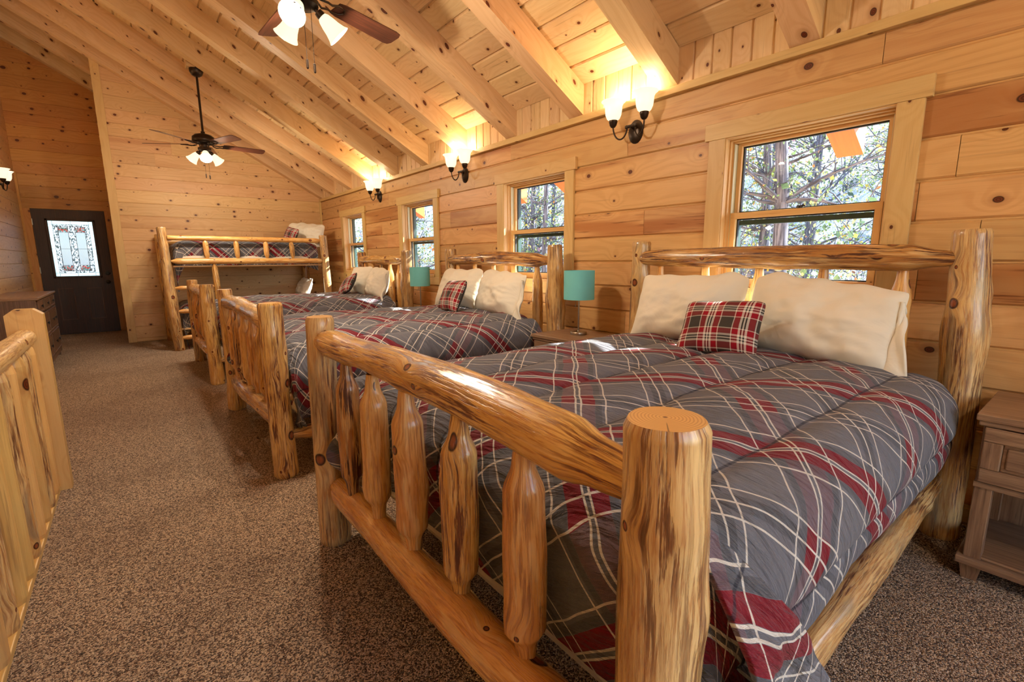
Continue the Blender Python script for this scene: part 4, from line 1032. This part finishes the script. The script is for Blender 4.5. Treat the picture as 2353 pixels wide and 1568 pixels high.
# ------------------------------------------------------------------ ceiling fans
def fan(loc, rot, label, drop):
    t = thing('ceiling_fan', label, 'ceiling fan', loc, 'ceiling fans')
    B = 'bronze'
    mb = MB(); mb.lathe([(.072, drop+.02), (.072, drop-.0), (.070, drop-.02), (.055, drop-.05), (.03, drop-.068), (0, drop-.07)], 28); mb.build('canopy', B, t, smooth=True)
    mb = MB(); mb.box((-.10, -.07, drop+.015), (.10, .07, drop+.08), 0); mb.build('mounting_block', 'rafter', t)
    mb = MB(); mb.lathe([(.0125, .10), (.0125, drop-.05)], 14); mb.lathe([(.0, .085), (.024, .09), (.022, .125), (.0125, .13)], 16); mb.build('down_rod', B, t, smooth=True)
    mb = MB(); mb.lathe([(0, .10), (.05, .098), (.09, .085), (.118, .06), (.122, .02), (.112, -.004), (.10, -.012), (.06, -.02), (.052, -.03), (.052, -.055), (.07, -.062), (.07, -.085), (.05, -.10), (0, -.102)], 40); mb.build('motor_housing', B, t, smooth=True)
    for k in range(5):
        a = rot+2*PI*k/5; Rz = Matrix.Rotation(a, 4, 'Z')
        Tb = Rz @ Matrix.Translation((.0, 0, -.018)) @ Matrix.Rotation(math.radians(-12), 4, 'X')
        mb = MB(); n = 14; pts = []
        outl = [(.20, -.046), (.24, -.056), (.62, -.066), (.655, -.060), (.668, -.035), (.668, .035), (.655, .060), (.62, .066), (.24, .056), (.20, .046)]
        up_ = [Tb @ Vector((x, y, .003)) for x, y in outl]; dn = [Tb @ Vector((x, y, -.003)) for x, y in outl]
        uv = [(x, y+k) for x, y in outl]; mb.face(up_, uv, .2*k); mb.face(dn[::-1], uv[::-1], .2*k)
        for j in range(len(outl)):
            j2 = (j+1) % len(outl); mb.face([dn[j], dn[j2], up_[j2], up_[j]], [uv[j], uv[j2], uv[j2], uv[j]], .2*k)
        bl = mb.build('blade', 'blade', t)
        mb = MB()
        for s in (-1, 1): mb.tube([Tb @ Vector(p) for p in ((.09, s*.012, -.006), (.13, s*.03, -.016), (.165, s*.020, -.012), (.20, s*.034, -.007), (.245, s*.026, -.006), (.262, 0, -.006))], [.006, .006, .006, .006, .005, .005], 6)
        mb.build('blade_arm', B, bl, smooth=True)
    for k in range(3):
        a = FANL+2*PI*k/3; el = math.radians(44)
        dirv = Vector((math.cos(a)*math.cos(el), math.sin(a)*math.cos(el), -math.sin(el)))
        base = Vector((math.cos(a)*.055, math.sin(a)*.055, -.092))
        Tm = Matrix.Translation(base+dirv*.012) @ dirv.to_track_quat('Z', 'Y').to_matrix().to_4x4()
        mb = MB(); mb.tube([(math.cos(a)*.03, math.sin(a)*.03, -.075), tuple(base+dirv*.01)], .012, 10); mb.lathe([(.0, .0), (.021, .002), (.024, .02), (.024, .034), (.018, .036)], 18, Tm); mb.build('light_socket', B, t, smooth=True)
        mb = MB(); mb.lathe([(.024, .030), (.032, .042), (.040, .07), (.046, .10), (.056, .13), (.066, .146), (.063, .147), (.053, .13), (.043, .10), (.037, .07), (.028, .044), (.020, .034)], 28, Tm); sh = mb.build('light_shade', 'shade', t, smooth=True)
        mb = MB(); mb.lathe([(.012, .04), (.016, .06), (.026, .085), (.024, .105), (.012, .12), (0, .123)], 16, Tm); mb.build('bulb', 'bulb', sh, smooth=True)
        lamp_light('fan_bulb_light', Vector(loc)+base+dirv*.155, FAN_W*(.55 if loc[1] < 0 else 1), .035)
    for (x, y, L) in ((.022, -.03, .27), (-.018, -.04, .26)):
        mb = MB(); mb.tube([(x, y, -.10), (x, y, -.10-L)], .0014, 6); mb.lathe([(0, 0), (.007, -.006), (.0065, -.045), (.004, -.05), (0, -.052)], 10, Matrix.Translation((x, y, -.10-L))); mb.build('pull_chain', B, t)
    return t
FAN_W, SC_W = 34, 5.2
def lamp_light(name, loc, watt, r):
    l = bpy.data.lights.new(name, 'POINT'); l.energy = watt; l.shadow_soft_size = r; l.color = (1, .74, .42) if 'sconce' in name else BULB
    o = bpy.data.objects.new(name, l); COL.objects.link(o); o.location = loc; return o
FANL = math.radians(-128)
fan((.885, 2.86, 2.62), math.radians(20.7), 'dark bronze ceiling fan with lit glass shades, cropped by the top edge', 1.0)
FANL = math.radians(-95)
fan((.885, 7.02, 2.60), math.radians(4), 'distant ceiling fan on a long rod with lit shades, before the far wall', .80)
FANL = 0.3
fan((.885, -1.30, 2.62), 0.4, 'unseen ceiling fan added behind the viewpoint as fill light', .98)  # unseen fan, added for warm fill from behind the camera

# ------------------------------------------------------------------ wall sconces (two glass bells each)
def sconce(loc, label, side=1):
    t = thing('wall_sconce', label, 'wall lamp', loc, 'two light wall sconces')
    sx = -side      # direction out of the wall
    mb = MB(); mb.lathe([(.0, 0), (.060, 0), (.060, .006), (.048, .016), (.03, .022), (0, .024)], 28, Matrix.Rotation(sx*PI/2, 4, 'Y') @ Matrix.Scale(1.3, 4, (1, 0, 0))); mb.build('back_plate', 'bronze', t, smooth=True)
    mb = MB(); mb.tube([(sx*.02, 0, .02), (sx*.06, 0, .03)], .012, 10); mb.tube([(sx*.055, -.035, .03), (sx*.055, .035, .03)], [.011, .011], 10)
    for k in (-1, 1): mb.lathe([(0, -.014), (.012, -.006), (.012, .006), (0, .014)], 10, Matrix.Translation((sx*.055, k*.04, .03)))
    mb.build('arm_hub', 'bronze', t, smooth=True)
    for k in (-1, 1):
        mb = MB(); pts = []
        for i in range(15):
            a = PI*i/14; pts.append((sx*(.055+.035*i/14), k*(.035+.0475*(1-math.cos(a))), .02-.075*math.sin(a)+.0*i/14+(.02*i/14)))
        mb.tube(pts, .0055, 8); mb.build('arm', 'bronze', t, smooth=True)
        T = Matrix.Translation((sx*.09, k*.130, .04))
        mb = MB(); mb.lathe([(0, -.005), (.014, 0), (.024, .014), (.028, .03), (.030, .034), (.030, .046), (.026, .048)], 24, T, cap0=False); h = mb.build('shade_holder', 'bronze', t, smooth=True)
        mb = MB(); mb.lathe([(.028, .044), (.044, .058), (.054, .082), (.058, .112), (.060, .138), (.068, .157), (.084, .168), (.084, .172), (.066, .163), (.057, .142), (.055, .112), (.051, .084), (.041, .060), (.02, .05)], 32, T); sh = mb.build('glass_shade', 'shade', t, smooth=True)
        mb = MB(); mb.lathe([(.012, .05), (.016, .075), (.026, .105), (.024, .125), (.012, .14), (0, .143)], 16, T); mb.build('bulb', 'bulb', sh, smooth=True)
        lamp_light('sconce_bulb_light', Vector(loc)+Vector((sx*.09, k*.130, .04+.178)), SC_W, .035)
    return t
sconce((WX, 2.21, 2.07), 'two light wall sconce closest to the viewer, between the two nearest windows')
sconce((WX, 4.37, 2.07), 'two light wall sconce above the middle bed, second from the viewer')
sconce((WX, 6.53, 2.07), 'two light wall sconce farthest along the window wall')
sconce((WX, .05, 2.07), 'two light wall sconce outside the right edge of the picture')
sconce((LX, 9.28, 2.19), 'wall sconce on the left wall, half cut by the left edge', -1)
for y, nm in ((7.1, 'before the dresser'), (5.0, 'past the railing end'), (2.9, 'by the newel post'), (.8, 'over the stairs')): sconce((LX, y, 2.22), 'unseen sconce added on the left wall for ceiling light, '+nm, -1)  # unseen sconces, added to brighten the left side of the ceiling

# small wall plates
def outlet(nm, loc, label, rot):
    t = thing(nm, label, 'wall plate', loc, rz=rot)
    mb = MB(); mb.box((-.035, -.006, -.057), (.035, 0, .057), 2); mb.build('cover_plate', 'plate', t, bevel=.002)
    mb = MB(); mb.box((-.006, -.012, -.012), (.006, -.006, .012), 2); mb.build('toggle', 'plate', t, bevel=.001)
outlet('light_switch', (LX, 10.3, 1.22), 'small light switch on the left wall near the entry door', PI/2)

# ------------------------------------------------------------------ the wood outside
def tree_meshes(seed, H=9.0, R=2.6, nleaf=2600, dense=1.0):
    rs = random.Random(seed); mb = MB(); r0 = rs.uniform(.09, .19)
    pts = []; rad = []; bx, by = rs.uniform(-.5, .5), rs.uniform(-.5, .5)
    for i in range(10):
        t = i/9; pts.append(Vector((bx*t*t+.12*nz(t*3, seed), by*t*t+.12*nz(t*3, seed+5), H*t))); rad.append(r0*(1-.8*t))
    mb.tube(pts, rad, 8)
    tips = []
    for k in range(44):
        t = rs.uniform(.15, 1); p = pts[int(t*9)]; a = rs.uniform(0, 2*PI); L = R*rs.uniform(.5, 1)*(1.15-.6*t)
        b = [p]; d = Vector((math.cos(a), math.sin(a), rs.uniform(.1, .7)))
        for j in range(5):
            d = (d+Vector((rs.uniform(-.35, .35), rs.uniform(-.35, .35), rs.uniform(-.25, .2)))).normalized(); b.append(b[-1]+d*L/5)
            if j > 0: tips.append((b[-1], .25))
        mb.tube(b, [r0*.28*(1-t*.5), r0*.2, r0*.14, r0*.1, r0*.06, .006], 5, cap=False)
        for j in range(7):
            q = b[rs.randint(1, 5)]; dd = Vector((rs.uniform(-1, 1), rs.uniform(-1, 1), rs.uniform(-.3, .8))).normalized(); e = q+dd*rs.uniform(.3, .8)
            mb.tube([q, q.lerp(e, .5)+Vector((0, 0, .04)), e], [.012, .008, .004], 4, cap=False); tips.append((e, .22)); tips.append((q.lerp(e, .6), .2))
    me_t = mb
    lf = MB()
    for k in range(nleaf):
        c, sp = rs.choice(tips); c = c+Vector((rs.gauss(0, sp), rs.gauss(0, sp), rs.gauss(0, sp*.8))); s = rs.uniform(.018, .042)
        e = Euler((rs.uniform(0, 6.3), rs.uniform(0, 6.3), rs.uniform(0, 6.3))).to_matrix(); x, y = e @ Vector((s, 0, 0)), e @ Vector((0, s*.7, 0))
        lf.face([c-x, c-y*.9, c+x, c+y], [(0, 0)]*4, min(1, max(0, rs.gauss(.38, .3)+(c.z/H-.6)*.2)))
    return me_t, lf
TREES = []
for v in range(6):
    tm, lf = tree_meshes(900+v, H=[9.5, 8.2, 10.5, 7.4, 9, 8][v], R=[2.6, 2.2, 2.8, 2.4, 3, 2.2][v], nleaf=[3600, 5200, 2400, 5600, 3800, 1800][v])
    root = thing('tree', None, 'tree', (0, 0, 0), 'woodland trees outside the windows')
    tm.build('trunk', 'bark', root, smooth='all'); lf.build('foliage', 'leaf', root)
    TREES.append(root)
GZ = -3.1
def gz(x, y): return GZ+.10*(x-4)+.35*nz(x*.15, y*.15)
rs = random.Random(44); spots = []
def addtree(x, y, v=None, sc=None): spots.append((x, y, v if v is not None else len(spots) % 6, sc or rs.uniform(.8, 1.15)))
for (x, y) in ((7.5, 3.1), (8.4, 9.2), (6.6, 13.2), (9.6, 5.6), (10.4, 12.5), (8.6, 18.5), (11.5, 2.4), (12.5, 8.4), (12.2, 16.5), (10.2, 24), (14, 5.2), (15.5, 11.8), (14.5, 20.6), (12.6, 29), (17, 7.6), (18, 16), (17.6, 3.6), (16.4, 26), (20.5, 11), (21, 21), (22, 5.6), (19.2, 33), (24, 15), (25, 8), (26, 27), (13.2, 36), (28, 12), (30, 20), (7.2, 21.5), (6.4, 27.5), (9, 4.1), (13.6, 3.3), (16.2, 5.9), (19.5, 8.6), (12.8, 13.8), (15.8, 17.8), (9.4, 11), (8.0, 15.6), (22, 12), (27, 6.5)): addtree(x, y)
def zone(x, y): return 0 if y/x < .80 else 1 if y/x < 1.5 else 2 if y/x < 2.25 else 3
ZN = ['nearest', 'second nearest', 'third', 'farthest']
order = sorted(range(len(spots)), key=lambda i: spots[i][0]/spots[i][1])      # left to right in the picture
cnt, lab = {}, {}
for i in order:
    z = zone(*spots[i][:2]); k = cnt[z] = cnt.get(z, 0)+1
    lab[i] = 'woodland tree outside, towards the %s window, %s from the left' % (ZN[z], ['first', 'second', 'third', 'fourth', 'fifth', 'sixth', 'seventh', 'eighth', 'ninth', 'tenth', 'eleventh', 'twelfth', 'thirteenth', 'fourteenth', 'fifteenth', 'sixteenth', 'seventeenth', 'eighteenth', 'nineteenth', 'twentieth'][min(19, k-1)])
used = set()
for i, (x, y, v, sc) in enumerate(spots):
    if v not in used: o = TREES[v]; used.add(v)
    else: o = copy_tree(TREES[v])
    o.location = (x, y, gz(x, y)-.1); o.rotation_euler = (0, 0, i*1.3); o.scale = (sc, sc, sc); o['label'] = lab[i]
# undergrowth: one mass of twigs and leaves nobody could count
mb = MB(); rs = random.Random(9)
for k in range(1500):
    x = rs.uniform(7, 26); y = x*rs.uniform(.2, 3.0); 
    if y > 42: continue
    b = Vector((x, y, gz(x, y))); h = rs.uniform(1.0, 3.6); tp = b+Vector((rs.uniform(-.6, .6), rs.uniform(-.6, .6), h))
    mb.tube([b, b.lerp(tp, .5)+Vector((rs.uniform(-.2, .2), rs.uniform(-.2, .2), 0)), tp], [.02, .013, .004], 4, cap=False)
br = mb; lf = MB()
for k in range(42000):
    x = rs.uniform(7, 26); y = x*rs.uniform(.2, 3.0)
    if y > 42: continue
    c = Vector((x, y, gz(x, y)+rs.uniform(.1, 5.4)*rs.random()**.35)); s = rs.uniform(.03, .075)
    e = Euler((rs.uniform(0, 6.3), rs.uniform(0, 6.3), rs.uniform(0, 6.3))).to_matrix(); x_, y_ = e @ Vector((s, 0, 0)), e @ Vector((0, s*.7, 0))
    lf.face([c-x_, c-y_, c+x_, c+y_], [(0, 0)]*4, rs.random())
ub = thing('undergrowth', 'tangle of brush and small leaves on the slope outside the windows', 'brush'); ub['kind'] = 'stuff'
a = br.build('twigs', 'bark', ub); a['kind'] = 'stuff'; b = lf.build('leaves', 'leaf', ub); b['kind'] = 'stuff'
mb = MB(); mb.grid(lambda a, b: Vector((-25+85*a, -30+100*b, gz(-25+85*a, -30+100*b)+min(13, max(0, (85*a-25-14)*.45)))), 60, 60, lambda a, b: (a, b)); g = mb.build('ground', 'litter', smooth='all'); g['kind'] = 'structure'
